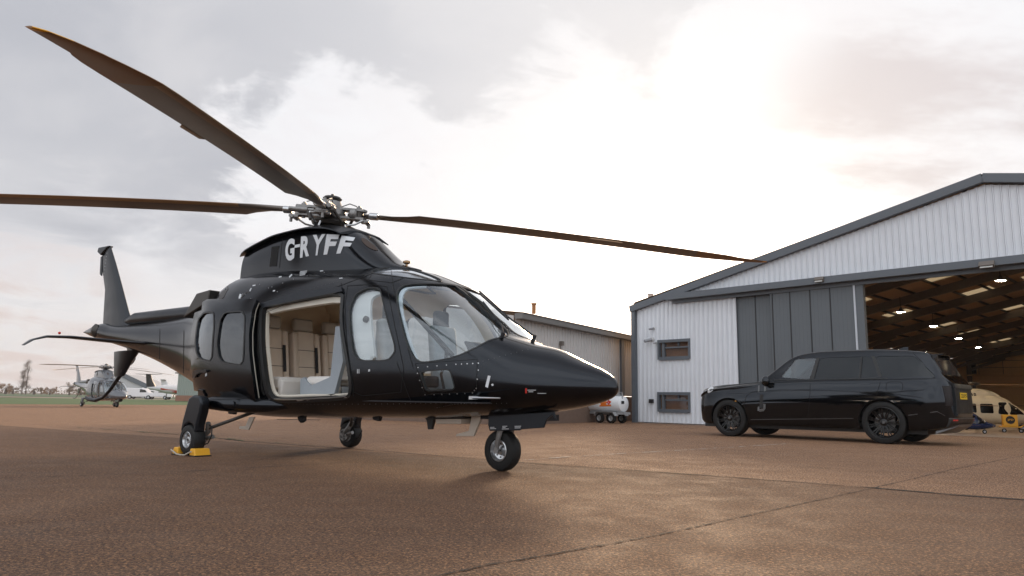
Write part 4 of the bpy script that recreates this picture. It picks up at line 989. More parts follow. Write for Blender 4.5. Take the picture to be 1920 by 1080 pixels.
# main gear
def main_gear(sx,s,yw,mirror_cov):
    R=.18
    wheel('main_wheel',(sx,s*yw,R),R,.155,0,side=s)
    # trailing housing: flat tapered leg over the wheel
    x0=-3.60
    P=[(x0-.03,.70),(x0+.12,.685),(x0+.165,.62),(x0+.15,.50),(x0+.10,.36),(x0+.10,.27),(x0+.05,.27),(x0+.02,.345),(x0-.06,.375),(x0-.14,.345),(x0-.19,.27),(x0-.245,.27),(x0-.22,.40),(x0-.15,.60),(x0-.12,.67)]
    lg=MB().prism([(p[0]+sx+3.66,p[1]) for p in P],.12,Matrix.Translation((0,s*(yw+.0),0))).build('gear_leg',M_blk2,heli,bev=.025,ang=40)
    mb=MB().tube([(sx-.02,s*(yw-.12),R),(sx+.10,s*(yw-.13),R+.10),(sx+.14,s*(yw-.10),R+.2)],[.03,.035,.03],n=8)
    mb.cyl((sx,s*(yw-.15),R),(sx,s*(yw+.02),R),.028); mb.cyl((sx,s*(yw-.13),R),(sx,s*(yw-.09),R),.085,n=20)
    for k in range(5): 
        a=k*1.2; mb.cyl((sx+.06*math.cos(a),s*(yw-.15),R+.06*math.sin(a)),(sx+.06*math.cos(a),s*(yw-.09),R+.06*math.sin(a)),.018,n=8)
    mb.cyl((sx+.10,s*(yw-.13),R+.02),(sx+.20,s*(yw-.14),R+.04),.025,n=10)
    mb.build('brake',M_ti,heli)
    hb(MB().tube([(sx+.12,s*(yw-.12),R+.18),(sx+.26,s*(yw-.08),R+.16),(sx+.30,s*(yw-.06),R+.06),(sx+.24,s*(yw-.06),R-.03),(sx+.10,s*(yw-.05),R-.07),(sx+.04,s*(yw-.05),R-.13)],.008,n=6),'brake_hose',M_rub)
    hb(MB().tube([(sx+.10,s*(yw-.10),.30),(sx+.55,s*(yw-.45),.52)],.02,n=8),'drag_strut',M_dkm)
main_gear(-3.72,-1,1.17,True)
# far main wheel
main_gear(-3.66,1,1.19,False)
# sponsons carrying the legs, with lights at the rear tip
for s in (-1,1):
    mb=MB().tube([(-3.98,s*1.0,.60),(-3.9,s*1.0,.60),(-3.6,s*1.0,.61),(-3.35,s*.93,.60),(-3.1,s*.84,.60),(-2.85,s*.76,.60),(-2.6,s*.68,.60)],[.03,.055,.08,.09,.095,.085,.04],n=20); sp_=hb(mb,'sponson',[M_blk])
    MB().lathe([(.0,-.11),(.022,-.10),(.034,-.06),(.036,0)],(-4.0,s*1.0,.60),(1,0,0),n=16).build('tail_light',mat('clear_lens',(.5,.52,.5),.1),sp_)
    hb(MB().prism([(-3.75,.69),(-3.45,.69),(-3.15,.66),(-3.15,.55),(-3.5,.54),(-3.75,.58)],.36,Matrix.Translation((0,s*.80,0))),'sponson',[M_blk],bev=.03)
hb(MB().prism([(-4.9,.62),(-4.55,.52),(-4.30,.50),(-4.42,.62)],.05,Matrix.Translation((0,-.45,0))),'tail_step',[M_carpet],bev=.01)
# ---- fins and tailplane
def airfoil_fin(name,pts,thick,m,y=0,axis='z',parent=heli):
    """pts rows of (xLE,xTE,z) or for tailplane (xLE,xTE,y,z)"""
    prof=[(0,0),(.03,.35),(.12,.75),(.3,1),(.6,.75),(.85,.32),(1,.03)]
    mb=MB();vs=[];fs=[];n=2*len(prof)-2
    for r in pts:
        xl,xt=r[0],r[1]; c=xl-xt; ring_=[(xl-c*u,t*thick*abs(c)*.5) for u,t in prof]+[(xl-c*u,-t*thick*abs(c)*.5) for u,t in prof[-2:0:-1]]
        for x,o in ring_: vs.append((x,y+o,r[2]) if axis=='z' else (x,r[2],r[3]+o))
    for i in range(len(pts)-1): fs+=[(i*n+k,(i+1)*n+k,(i+1)*n+(k+1)%n,i*n+(k+1)%n) for k in range(n)]
    fs+=[tuple(range(n)),tuple(range(len(pts)*n-1,(len(pts)-1)*n-1,-1))]
    return mb.add(vs,fs).build(name,m,parent,fix=True)
fin=airfoil_fin('tail_fin',[(-7.78,-9.00,1.70),(-7.96,-9.02,1.93),(-8.10,-9.04,2.1),(-8.42,-9.08,2.55),(-8.75,-9.30,3.0),(-8.98,-9.34,3.29),(-8.99,-9.36,3.34)],.13,[M_blk2])
MB().prism([(-9.30,3.20),(-9.45,3.28),(-9.42,3.36),(-9.0,3.35)],.10,Matrix.Translation((0,0,0))).build('fin_cap',M_blk2,fin,smooth=False,bev=.02)
MB().prism([(-9.26,2.82),(-9.33,2.86),(-9.37,3.18),(-9.30,3.2)],.02).build('trim_tab',M_blk2,fin,smooth=False)
mb=MB()
for k in range(14): mb.sph((-8.98+.02*k*0-.028*k*.2+k*.0,-.075+.0*k,3.2-.06*k),.006,6)
mb.build('fastener',M_alu,fin)
airfoil_fin('ventral_fin',[(-7.62,-8.50,1.42),(-7.85,-8.46,1.22),(-8.02,-8.42,1.04),(-8.06,-8.40,1.0)],.22,[M_blk2])
hb(MB().tube([(-8.05,0,1.10),(-8.20,0,1.0),(-8.50,0,.76),(-8.72,0,.64),(-9.0,0,.585),(-9.28,0,.60),(-9.38,0,.64)],[.05,.034,.028,.03,.034,.034,.02],n=12),'tail_skid',M_blk2)
hb(MB().lathe([(.11,-.02),(.12,.03),(.06,.08),(.0,.09)],(-9.0,-.10,1.80),(0,-1,0),n=20),'tail_gearbox',[M_dkm])
hb(MB().tube([(-5.2,0,1.96),(-5.9,0,1.93),(-6.8,0,1.94),(-7.8,0,1.95),(-8.1,0,1.93)],[.12,.13,.12,.11,.06],n=16),'driveshaft_cover',[M_blk2])
# tailplane: measured tips
tp=[]
for s in (-1,1):
    airfoil_fin('tailplane',[(-6.78,-7.30,s*.15,1.49),(-6.95,-7.40,s*.5,1.50),(-7.35,-7.72,s*1.12,1.545),(-7.62,-7.93,s*1.36,1.545),(-7.85,-8.08,s*1.46,1.50),(-8.02,-8.18,s*1.52,1.42)],.13,[M_blk2],axis='y')
hb(MB().sph((-7.55,-1.25,1.60),.022,8),'tail_beacon',M_red)
# tail rotor on the far side
tr=hb(MB().cyl((-8.98,.12,2.0),(-8.98,.34,2.0),.05).lathe([(.10,.26),(.12,.30),(.08,.36)],(-8.98,0,2.0),(0,1,0),n=16),'tail_rotor_hub',[M_ti])
for a in (2.2,2.2+math.pi): MB().add([(-8.98+math.cos(a)*r-math.sin(a)*c,.32+t,2.0+math.sin(a)*r+math.cos(a)*c) for r in (.12,.92) for c,t in ((-.09,0),(0,.012),(.10,0),(0,-.012))],[(0,1,5,4),(1,2,6,5),(2,3,7,6),(3,0,4,7),(3,2,1,0),(4,5,6,7)]).build('tail_rotor_blade',M_bld,tr,smooth=False)
# ---- main rotor
hub=Vector((-2.8838,0,3.0737)); TILT=.0803
RM=Matrix.Translation(hub)@Matrix.Rotation(TILT,4,'Y')
rotor=bpy.data.objects.new('main_rotor',None); COL.objects.link(rotor); rotor.parent=heli; rotor.matrix_local=RM
def rb(mb,name,m,**k): return mb.build(name,m,rotor,**k)
rb(MB().cyl((0,0,-.32),(0,0,.0),.085,n=24).lathe([(.11,-.30),(.15,-.28),(.15,-.22),(.12,-.2)],n=24),'rotor_mast',M_ti)
rb(MB().lathe([(.13,-.30),(.17,-.275),(.13,-.26),(.165,-.24),(.13,-.225)],n=24),'mast_boot',mat('red_rubber_boot',(.30,.06,.03),.7))
rb(MB().lathe([(.10,-.20),(.22,-.17),(.24,-.13),(.20,-.10),(.12,-.08)],n=28),'swashplate',M_dkm)
mb=MB().lathe([(.0,-.08),(.14,-.08),(.19,-.03),(.19,.03),(.15,.06),(.12,.13),(.11,.155),(.0,.16)],n=24)
rb(mb,'rotor_hub',M_ti)
mb=MB().lathe([(.0,.16),(.10,.16),(.125,.19),(.10,.215),(.0,.22)],n=24).cyl((.03,-.03,.2),(.03,-.03,.24),.02); mb.cyl((-.09,.03,.19),(-.07,.03,.235),.03,n=10,mi=1)
rb(mb,'hub_cap',[M_dkm,M_yel])
AZR=.6171+.033
def blade(az,Rb=5.606,droop=.2215,pr=7,pt=1):
    # arm frame: +X along the blade (from hub outwards), +Y leading edge side
    # n = towards camera = -Y local ; direction = n cos az + X sin az
    ang=math.atan2(-math.cos(az),math.sin(az))
    B=bpy.data.objects.new('rotor_arm',None)
    M=Matrix.Rotation(ang,4,'Z')
    zz=lambda r:-droop*(r/Rb)**1.7
    # hub arm: clevis with two plates, bolts, damper
    mb=MB()
    for z in (-.055,.055): mb.add([(.10,-.10,z-.014),(.44,-.075,z-.014),(.47,0,z-.014),(.44,.075,z-.014),(.10,.10,z-.014),(.10,-.10,z+.014),(.44,-.075,z+.014),(.47,0,z+.014),(.44,.075,z+.014),(.10,.10,z+.014)],[(4,3,2,1,0),(5,6,7,8,9),(0,1,6,5),(1,2,7,6),(2,3,8,7),(3,4,9,8),(4,0,5,9)])
    mb.cyl((.36,0,-.09),(.36,0,.10),.035,n=14).cyl((.36,0,.10),(.36,0,.12),.02,n=6); mb.cyl((.2,.09,0),(.52,.10,.0),.028,n=12).cyl((.28,.095,0),(.42,.10,0),.042,n=14)
    mb.cyl((.47,-.13,-.10),(.47,.12,-.10),.018,n=8); mb.box((.46,0,-.085),(.12,.16,.03)); mb.cyl((.50,.03,-.06),(.50,.03,-.16),.02,n=8)
    mb.tube([(.12,.04,.10),(.22,.05,.15),(.32,.04,.12)],.008,n=5); mb.lathe([(.05,-.05),(.075,-.03),(.075,.03),(.05,.05)],(.30,-.05,0),(1,0,0),n=14)
    hbm=MB().add([tuple(M@Vector(v)) for v in mb.v],mb.f); arm=rb(hbm,'rotor_grip',[M_ti],ang=30)
    mb=MB().lathe([(.045,-.05),(.06,-.045),(.06,.045),(.045,.05)],(.36,0,0),(0,0,1),n=18); mb.cyl((.28,.10,-.01),(.20,.20,-.14),.02,n=8)
    MB().add([tuple(M@Vector(v)) for v in mb.v],mb.f).build('bearing',M_dkm,arm)
    # pitch link
    p0=M@Vector((.46,-.14,-.09)); p1=M@Vector((.25,-.12,-.17)); p2=M@Vector((.36,-.16,-.30))
    pl=rb(MB().tube([p0,p0*.5+p1*.5+Vector((0,0,-.02)),p1],.013,n=8),'pitch_link',[M_alu])
    rb(MB().tube([M@Vector((.20,-.06,-.13)),M@Vector((.26,-.10,-.30))],[.014,.016],n=8),'servo_rod',[M_alu])
    # blade
    rows=[(.44,.045,-.045,.030),(.52,.052,-.052,.034),(.60,.06,-.06,.036),(.80,.075,-.075,.034),(1.02,.095,-.15,.030),(1.18,.10,-.235,.026),(1.6,.10,-.235,.024),(2.2,.10,-.235,.023),(2.8,.10,-.235,.022),(3.4,.10,-.235,.021),(4.0,.10,-.235,.020),(4.55,.10,-.235,.019),(4.75,.095,-.235,.018),(4.9,.075,-.235,.016),(5.1,.035,-.230,.014),(5.22,.005,-.215,.013),(5.26,-.003,-.20,.013),(5.45,-.06,-.205,.010),(5.58,-.12,-.21,.008),(5.63,-.17,-.212,.006)]
    prof=[(0,0),(.02,.35),(.08,.7),(.2,.95),(.35,1),(.6,.72),(.85,.30),(1,.04)]
    vs=[];n=2*len(prof)-2
    for r,le,te,th in rows:
        pitch=R_(pr+(pt-pr)*min(1,r/Rb)); c=le-te
        for u,t in prof+[(u,-t*.75) for u,t in prof[-2:0:-1]]:
            y=le-c*u; z=t*th
            vs.append(M@Vector((r,y*math.cos(pitch)-z*math.sin(pitch),zz(r)+y*math.sin(pitch)+z*math.cos(pitch))))
    fs=[];mi=[]
    mb=MB(); mb.add(vs,[])
    for i in range(len(rows)-1):
        for k in range(n):
            f=(i*n+k,(i+1)*n+k,(i+1)*n+(k+1)%n,i*n+(k+1)%n); r=rows[i][0]
            m_=0
            if r>=4.75: m_=1
            elif r>1.1 and (k in (0,1,2,n-1,n-2,n-3)): m_=2
            if r>=5.45: m_=3 if k<7 or r>=5.58 else 1
            mb.f.append(f);mb.m.append(m_)
    mb.f+= [tuple(range(n)),tuple(range(len(rows)*n-1,(len(rows)-1)*n-1,-1))]; mb.m+=[0,1]
    bl=rb(mb,'rotor_blade',[M_bld,M_bldt,M_bldl,M_yel],fix=True,ang=40)
    p=[(3.35,-.235),(3.37,-.275),(3.72,-.275),(3.78,-.235)]
    MB().add([tuple(M@Vector((x,y,zz(x)+y*.05+dz))) for dz in (-.004,.004) for x,y in p],[(0,1,2,3),(7,6,5,4),(0,4,5,1),(1,5,6,2),(2,6,7,3)]).build('trim_tab',M_bldl,bl,smooth=False)
    cf_=MB().lathe([(.06,-.06),(.075,-.05),(.075,.05),(.06,.06)],(.56,0,zz(.56)),(1,0,0),n=18); MB().add([tuple(M@Vector((x,y,z*.62))) for x,y,z in cf_.v],cf_.f).build('blade_cuff',M_alu,bl)
for k,(a_,b_) in enumerate(((7,1),(-6,-4),(4,0),(14,10))): blade(AZR+k*math.pi/2,pr=a_,pt=b_)
# chocks round the near main wheel
def chock(px,py,lab,ln=.30,rz=0.0,sx=0):
    p=G(px,py); t=thing('wheel_chock',lab,'wheel chock',p,-HF.ang+rz,'yellow wheel chocks')
    MB().add([(-.065,-ln/2,0),(.065,-ln/2,0),(.065,ln/2,0),(-.065,ln/2,0),(-.035,-ln/2+.004,.09),(.055,-ln/2+.004,.09),(.055,ln/2-.004,.09),(-.035,ln/2-.004,.09)],[(3,2,1,0),(4,5,6,7),(0,1,5,4),(1,2,6,5),(2,3,7,6),(3,0,4,7)]).build('block',M_yel,t,smooth=False,bev=.012)
    MB().box((0,0,-.0),(.136,ln+.006,.014)).build('foot',M_rubt,t,smooth=False).location=(0,0,.008)
    return t
c1=HF.M@Vector((-3.53,-1.17,0)); c2=HF.M@Vector((-3.91,-1.17,0))
t1=chock(0,0,'yellow wheel chock in front of the near main wheel, facing the camera',.20); t1.location=c1; t1.rotation_euler=(0,0,-HF.ang+math.pi)
t2=chock(0,0,'yellow wheel chock behind the near main wheel, partly hidden by the tyre',.20); t2.location=c2; t2.rotation_euler=(0,0,-HF.ang)
a=HF.M@Vector((-3.94,-1.30,.06)); b=HF.M@Vector((-3.50,-1.30,.06)); mid=(a+b)/2; mid.z=.02
tag(MB().tube([a,(a*.7+b*.3)+Vector((0,0,-.045)),(a+b)/2+Vector((0,0,-.048)),(a*.3+b*.7)+Vector((0,0,-.045)),b],.009,n=6).build('chock_rope',mat('pale_rope',(.4,.36,.3),.9)),'pale rope lying between the two yellow chocks','rope')
# ================================================================ CAR
SF=Frame((4.879,16.277,0),.77695592)     # x to the rear, y to the far side, origin under the near front wheel face
YC=.93
M_car=mat('black_car_paint',(.0016,.0018,.0024),.05,spec=.5,tint=(.84,.90,1.0),coat=0.0,var=.1,rvar=.01)
M_cgl=glass('car_side_glass',(.70,.78,.80),2.4)
M_cgd=glass('car_privacy_glass',(.035,.04,.045),.95)
M_plast=mat('black_plastic',(.010,.010,.010),.45)
M_satin=mat('satin_grey_metal',(.16,.165,.17),.35,metal=.8)
M_tyre=M_rub
# x, zb, zbelt, zt, w, wb, wt
CT=np.array([(-.845,.42,.80,.86,.52,.50,.40),(-.83,.36,.86,.95,.66,.64,.52),(-.78,.31,.91,1.01,.78,.76,.62),(-.68,.27,.96,1.06,.87,.85,.70),(-.5,.26,1.02,1.10,.94,.915,.74),(-.2,.26,1.06,1.14,.975,.935,.77),(.3,.26,1.10,1.17,.985,.94,.78),(.66,.26,1.14,1.205,.985,.935,.79),
(.78,.26,1.155,1.27,.985,.93,.79),(1.0,.26,1.18,1.44,.985,.925,.765),(1.25,.26,1.20,1.64,.985,.92,.74),(1.42,.26,1.21,1.745,.985,.92,.72),(1.65,.26,1.22,1.81,.985,.92,.71),(2.1,.26,1.225,1.85,.985,.92,.70),(3.0,.26,1.23,1.845,.985,.92,.70),(3.5,.26,1.235,1.815,.985,.915,.69),(3.85,.27,1.235,1.775,.975,.905,.68),(3.98,.29,1.235,1.735,.962,.89,.66),
(4.04,.30,1.233,1.655,.95,.88,.655),(4.15,.32,1.228,1.44,.925,.855,.66),(4.22,.34,1.222,1.30,.89,.825,.70),(4.28,.38,1.19,1.235,.83,.765,.68),(4.33,.43,1.13,1.17,.74,.68,.60),(4.365,.52,1.04,1.09,.60,.55,.48),(4.385,.66,.90,.96,.45,.42,.36)])
def car_pts(x,t=0.0):
    zb,zs,zt,w_,wb,wt=[float(pchip(CT[:,0],CT[:,k],x)) for k in range(1,7)]
    dz=zt-zs; h=zs-zb
    P=[(0,zb),(w_-.20,zb),(w_-.06,zb+.05*h/.9),(w_-.02,zb+.25*h),(w_,zb+.52*h),(w_-.014,zb+.75*h),(w_-.036,zs-.07*h/.9),(wb+.008,zs-.012),(wb-.012,zs+.04*dz),((wb+wt)/2,zs+.48*dz),(wt+.03,zs+.86*dz),(wt-.05,zs+.965*dz),(wt*.6,zt-.004),(0,zt)]
    if t: P=[(max(0,y-t) if y>0 else 0,min(max(z,zb+t*2),zt-t)) for y,z in P]
    # catmull-rom resample
    full=[(-y,z) for y,z in reversed(P[1:-1])]
    loop=P+full   # starts bottom centre, up +y side, top centre, down -y side
    n=len(loop); out=[]
    for i in range(n):
        p0,p1,p2,p3=[loop[(i+k)%n] for k in (-1,0,1,2)]
        for u in (0,.25,.5,.75):
            f=lambda a,b,c,d:.5*((2*b)+(-a+c)*u+(2*a-5*b+4*c-d)*u*u+(-a+3*b-3*c+d)*u**3)
            out.append((f(p0[0],p1[0],p2[0],p3[0]),f(p0[1],p1[1],p2[1],p3[1])))
    return out
def car_loft(xs,t=0):
    vs=[];fs=[]
    for x in xs:
        r=car_pts(x,t); vs+=[(x,YC+y,z) for y,z in r]
    n=len(r)
    for i in range(len(xs)-1): fs+=[(i*n+k,i*n+(k+1)%n,(i+1)*n+(k+1)%n,(i+1)*n+k) for k in range(n)]
    fs+=[tuple(range(n-1,-1,-1)),tuple(range((len(xs)-1)*n,len(xs)*n))]
    return MB().add(vs,fs)
cxs=sorted(set([-.845,-.84,-.83,-.81,-.78,-.74,-.68,-.6]+list(np.round(np.arange(-.5,3.98,.075),3))+[4.0,4.02,4.04,4.07,4.11,4.15,4.19,4.22,4.25,4.28,4.305,4.33,4.35,4.365,4.375,4.385]))
car_o=car_loft(cxs); 
car=thing('car','long black luxury estate car with dark windows parked before the hangar','car',SF.o,-SF.ang)
CB=Surf(car_o,SF)
def cflip(mb): # mirror about the car's own centre plane
    return MB().add([(x,2*YC-y,z) for x,y,z in mb.v],[tuple(reversed(f)) for f in mb.f],mb.m[0] if mb.m else 0)
cbody=car_o.build('body',[M_car,M_plast,M_plast],car,fix=True)
cav=car_loft([.62]+list(np.arange(.7,4.0,.1)),.05)
cavm=MB().add(cav.v,cav.f,1); bmv=bmesh.new(); me_=cavm.mesh('x',[M_car],smooth=False,fix=True); bmv.from_mesh(me_)
cavm=MB().add([tuple(v.co) for v in bmv.verts],[tuple(v.index for v in f.verts) for f in bmv.faces],1); bmv.free()
W1=rnd([(1463,708),(1478,690),(1492,673),(1530,671),(1531,676),(1518,709),(1516,711)],1,.12)
W2=rnd([(1538,671),(1633,668),(1647,702),(1648,708),(1527,710.5),(1530,696)],1,.10)
W3=rnd([(1640,668),(1712,667),(1728,678),(1752,703),(1751,706),(1657,708),(1653,704)],1,.10)
W4=[(1616,671),(1612.5,708)]
cutl=[cavm]
sidecuts=[patch(CB,P,o0=-.10,o1=.05,step=20) for P in (W1,W2,W3)]
for c_ in sidecuts: cutl+= [MB().add(c_.v,c_.f,2),cflip(c_)]
# windscreen and rear screen cut from above in (x,y)
def toppoly(x0,x1,y0,y1): 
    vs,fs=tri2d([(x0,YC-y0),(x1,YC-y1),(x1,YC+y1),(x0,YC+y0)],(),.15); return vs,fs
def toppatch(poly,o0,o1):
    vs,fs=tri2d(poly,(),.16); V=[];N=[]
    for v in vs:
        h=CB.bvh.ray_cast(Vector((v.x,v.y,5)),Vector((0,0,-1))); V.append(h[0]);N.append(h[1])
    f=fs[0]
    if (V[f[1]]-V[f[0]]).cross(V[f[2]]-V[f[0]]).dot(N[f[0]])<0: fs=[tuple(reversed(f)) for f in fs]
    return solid(V,N,fs,o0,o1)
PW=rnd([(.80,YC-.72),(1.38,YC-.60),(1.38,YC+.60),(.80,YC+.72)],1,.12); PR=rnd([(4.03,YC-.60),(4.205,YC-.68),(4.205,YC+.68),(4.03,YC+.60)],1,.1)
cutl+=[toppatch(PW,-.10,.05)]
# wheel arches
AR=.445
for wx in (0,3.197):
    for yy in (-.15,YC*2-.32+.17-.0):
        pr=[(AR*math.cos(a),AR*math.sin(a)) for a in np.linspace(0,2*math.pi,48,endpoint=False)]
        cutl.append(MB().prism([(wx+x,.40+z) for x,z in pr],.92 if yy<0 else .92,Matrix.Translation((0,(-.16 if yy<0 else 2*YC+.16),0)),mi=2))
def orient(mb):
    bm=bmesh.new(); bm.from_mesh(mb.mesh('x',[M_car],smooth=False)); bmesh.ops.recalc_face_normals(bm,faces=bm.faces)
    if bm.calc_volume(signed=True)<0: bmesh.ops.reverse_faces(bm,faces=bm.faces)
    r=MB().add([tuple(v.co) for v in bm.verts],[tuple(v.index for v in f.verts) for f in bm.faces],mb.m[0]); bm.free(); return r
for c_ in cutl:
    m0=c_.m[0]; c_=orient(c_); c_.m=[m0 or 2]*len(c_.f)
    n0=len(cbody.data.polygons); boolean(cbody,c_); print('CARB',n0,len(cbody.data.polygons))
for P,g,nm in ((W1,M_cgl,'front_side_window'),(W2,M_cgd,'rear_side_window'),(W3,M_cgd,'quarter_window')):
    a=patch(CB,grow(P,.5),(),-.012,-.008,16); a.build(nm,g,car); cflip(a).build(nm,g,car)
toppatch(PW,-.012,-.008).build('windscreen',M_cgl,car); toppatch(PR,.001,.006).build('rear_screen',mat('mirror_dark_glass',(.25,.26,.27),.06,metal=.9,var=0),car)
def oncar(name,m,poly,o0=0,o1=.006,step=14,holes=(),parent=None,**k): return patch(CB,poly,holes,o0,o1,step).build(name,m,parent or car,**k)
oncar('window_divider',M_plast,[(1614.5,669),(1617,669),(1613.5,709),(1611,709)],-.004,.004)
oncar('waist_trim',M_plast,[(1452,712),(1520,711.4),(1650,709.2),(1753,706.8),(1753,708.4),(1650,710.8),(1520,713),(1452,713.6)],0,.008,30)
for P in (([(1531,671),(1537,671),(1526,711),(1518,711)]),([(1634,668),(1640,668),(1654,706),(1648,708)])): oncar('door_pillar',M_plast,P,-.002,.004)
mb=MB()
for pts in ([(1519,713),(1519,735),(1517,760),(1514,786)],[(1653,710),(1648,725),(1643,742)],[(1395,790),(1396,755),(1400,742),(1412,734),(1518,732)],[(1345,730),(1420,719),(1520,715),(1650,712),(1750,710)],[(1410,786),(1500,784),(1600,784)],[(1662,721),(1664,717),(1670,716),(1687,716),(1692,719),(1693,727),(1691,733),(1686,735),(1667,735),(1662,732),(1661,727),(1662,721)],[(1430,716),(1372,722),(1345,727),(1330,737)],[(1712,662),(1730,679)]):
    line_px(pts,.7,surf=CB,o1=.003).build('panel_line',M_gap,car,smooth=False)
for P in (([(1490,721),(1512,720.5),(1512,723.5),(1490,724)]),([(1611,718.5),(1632,718),(1632,721),(1611,721.5)])): oncar('door_handle',M_car,rnd(P,1),0,.006,None)
mb=patch(CB,[(1422,723),(1424.8,723),(1424,770),(1421,770.5)],(),0,.012,12); patch(CB,[(1433.5,722),(1437,721.6),(1435.5,766),(1431.5,771),(1424,772),(1424,767),(1431.5,766)],(),0,.012,12,mb=mb); mb.build('side_vent',M_satin,car)
oncar('side_vent',M_plast,[(1425,740),(1431,740),(1430.5,765),(1424.5,765)],0,.009,None)
oncar('sill_trim',M_satin,[(1408,786.3),(1600,784),(1600,784.8),(1408,787.1)],0,.012,30)
# arch flare, bumper line
oncar('bumper_trim',M_satin,[(1703,778),(1757,771),(1770,778),(1772,780),(1757,772.3),(1703,779.2)],0,.012,12)
# headlamp, tail lamp, mirror, spoiler, fin
oncar('headlamp',mat('headlamp_glass',(.6,.62,.64),.1,spec=.8),rnd([(1327,733),(1332,727),(1339,726.5),(1336,733),(1329,738)],1),0,.02,6)
m_=MB().sph((.93,-.12,1.20),.11,14,sc=(.8,.75,1.0)).box((.97,-.02,1.12),(.10,.20,.05)); m_.build('door_mirror',M_car,car); cflip(m_).build('door_mirror',M_car,car)
mb=MB(); vs=[];fs=[]; n_=10
for i in range(n_+1):
    u=i/n_*2-1; y=YC+u*.66; xe=4.14-.12*u*u; zz_=1.0-.03*u*u
    vs+=[(3.86,y,1.785*zz_),(xe,y,1.735*zz_),(xe,y,1.705*zz_),(3.95,y,1.72*zz_)]
for i in range(n_): fs+=[(4*i+k,4*i+4+k,4*i+4+(k+1)%4,4*i+(k+1)%4) for k in range(4)]
fs+=[(0,1,2,3),(4*n_+3,4*n_+2,4*n_+1,4*n_)]
mb.add(vs,fs).build('roof_spoiler',M_car,car,bev=.008,fix=True)
MB().box((4.06,YC-.56,1.655),(.10,.10,.06)).build('spoiler_end',M_plast,car,smooth=False)
p=SF.onY(1690,656,YC-.1); MB().add([(p.x-.16,YC-.03,1.835),(p.x+.10,YC-.04,1.82),(p.x+.10,YC+.04,1.82),(p.x-.16,YC+.03,1.835),(p.x+.03,YC-.015,1.90),(p.x+.11,YC-.015,1.895),(p.x+.11,YC+.015,1.895),(p.x+.03,YC+.015,1.90)],[(3,2,1,0),(4,5,6,7),(0,1,5,4),(1,2,6,5),(2,3,7,6),(3,0,4,7)]).build('roof_aerial',M_car,car,bev=.008)
def rearwrap(name,m,z0,z1,y0,y1,out,bev=0,par=None,n=14,nz=6):
    # a band that follows the curved rear of the body
    V=[];N=[];fs=[]
    for i in range(n+1):
        y=y0+(y1-y0)*i/n
        for j in range(nz+1):
            z=z0+(z1-z0)*j/nz; h=CB.bvh.ray_cast(Vector((6,y,z)),Vector((-1,0,0))); V.append(Vector((h[0].x if h[0] else 4.1,y,z))); N.append(Vector((1,0,0)))
    k=nz+1
    for i in range(n):
        for j in range(nz): fs.append((i*k+j,(i+1)*k+j,(i+1)*k+j+1,i*k+j+1))
    return solid(V,N,fs,-.02,out).build(name,m,par or car,fix=True)
for s in (-1,1):
    rearwrap('tail_lamp',mat('smoked_lamp',(.008,.004,.004),.3,spec=.25),.74,1.10,YC+s*.72,YC+s*.86,.012,n=5)
    rearwrap('reflector',M_red,.465,.49,YC+s*.58,YC+s*.74,.03,n=5)
rearwrap('tailgate_bar',M_plast,1.06,1.15,YC-.62,YC+.62,.03,.01)
rearwrap('tailgate_trim',M_plast,.60,1.06,YC-.60,YC+.60,.006)
rearwrap('rear_bumper',M_plast,.36,.50,YC-.80,YC+.80,.03,.01)
rearwrap('bumper_trim',M_satin,.50,.515,YC-.80,YC+.80,.034)
MB().add([(4.05,YC-.8,.27),(4.05,YC+.8,.27),(4.36,YC+.5,.40),(4.36,YC-.5,.40),(4.05,YC-.8,.22),(4.05,YC+.8,.22),(4.34,YC+.5,.36),(4.34,YC-.5,.36)],[(0,3,2,1),(4,5,6,7),(0,4,7,3),(3,7,6,2),(1,2,6,5),(0,1,5,4)]).build('diffuser',M_satin,car,smooth=False)
pl=MB().box((4.40,YC-.16,.925),(.012,.46,.12)).build('number_plate',mat('yellow_plate',(.78,.50,.02),.5),car,smooth=False)
mb=MB(); plane_text(mb,'D30 RYF',(4.4065,YC-.16-.20,.885),(4.4065,YC-.16+.20,.885),(4.4065,YC-.16-.20,.965),(1,0,0),.001,bold=.02); mb.build('plate_text',M_gap,pl,smooth=False)
# grille, underside, seats
MB().box((-.80,YC,.62),(.12,1.0,.34)).build('grille',M_plast,car,smooth=False,bev=.02)
MB().box((1.6,YC,.24),(4.6,1.5,.08)).build('underbody',M_plast,car,smooth=False)
M_int=mat('pale_car_interior',(.42,.40,.37),.6)
for x in (1.75,):
    for y in (.52,1.34):
        s=MB().box((x,y,.82),(.52,.50,.16)).build('seat',M_int,car,bev=.04)
        MB().box((x+.26,y,1.14),(.16,.48,.62),rot=Matrix.Rotation(R_(14),3,'Y')).build('backrest',M_int,s,bev=.05); MB().box((x+.37,y,1.53),(.10,.27,.18)).build('headrest',M_int,s,bev=.04)
MB().box((1.05,YC,1.0),(.4,1.5,.3)).build('dashboard',M_int,car,bev=.05)
MB().lathe([(.17,-.012),(.185,0),(.17,.012)],(1.30,1.34,1.10),(-.9,0,.45),n=24,closed=True).build('steering_wheel',M_plast,car)
MB().box((2.9,YC,.8),(2.2,1.5,.5)).build('rear_bench',M_plast,car,smooth=False)
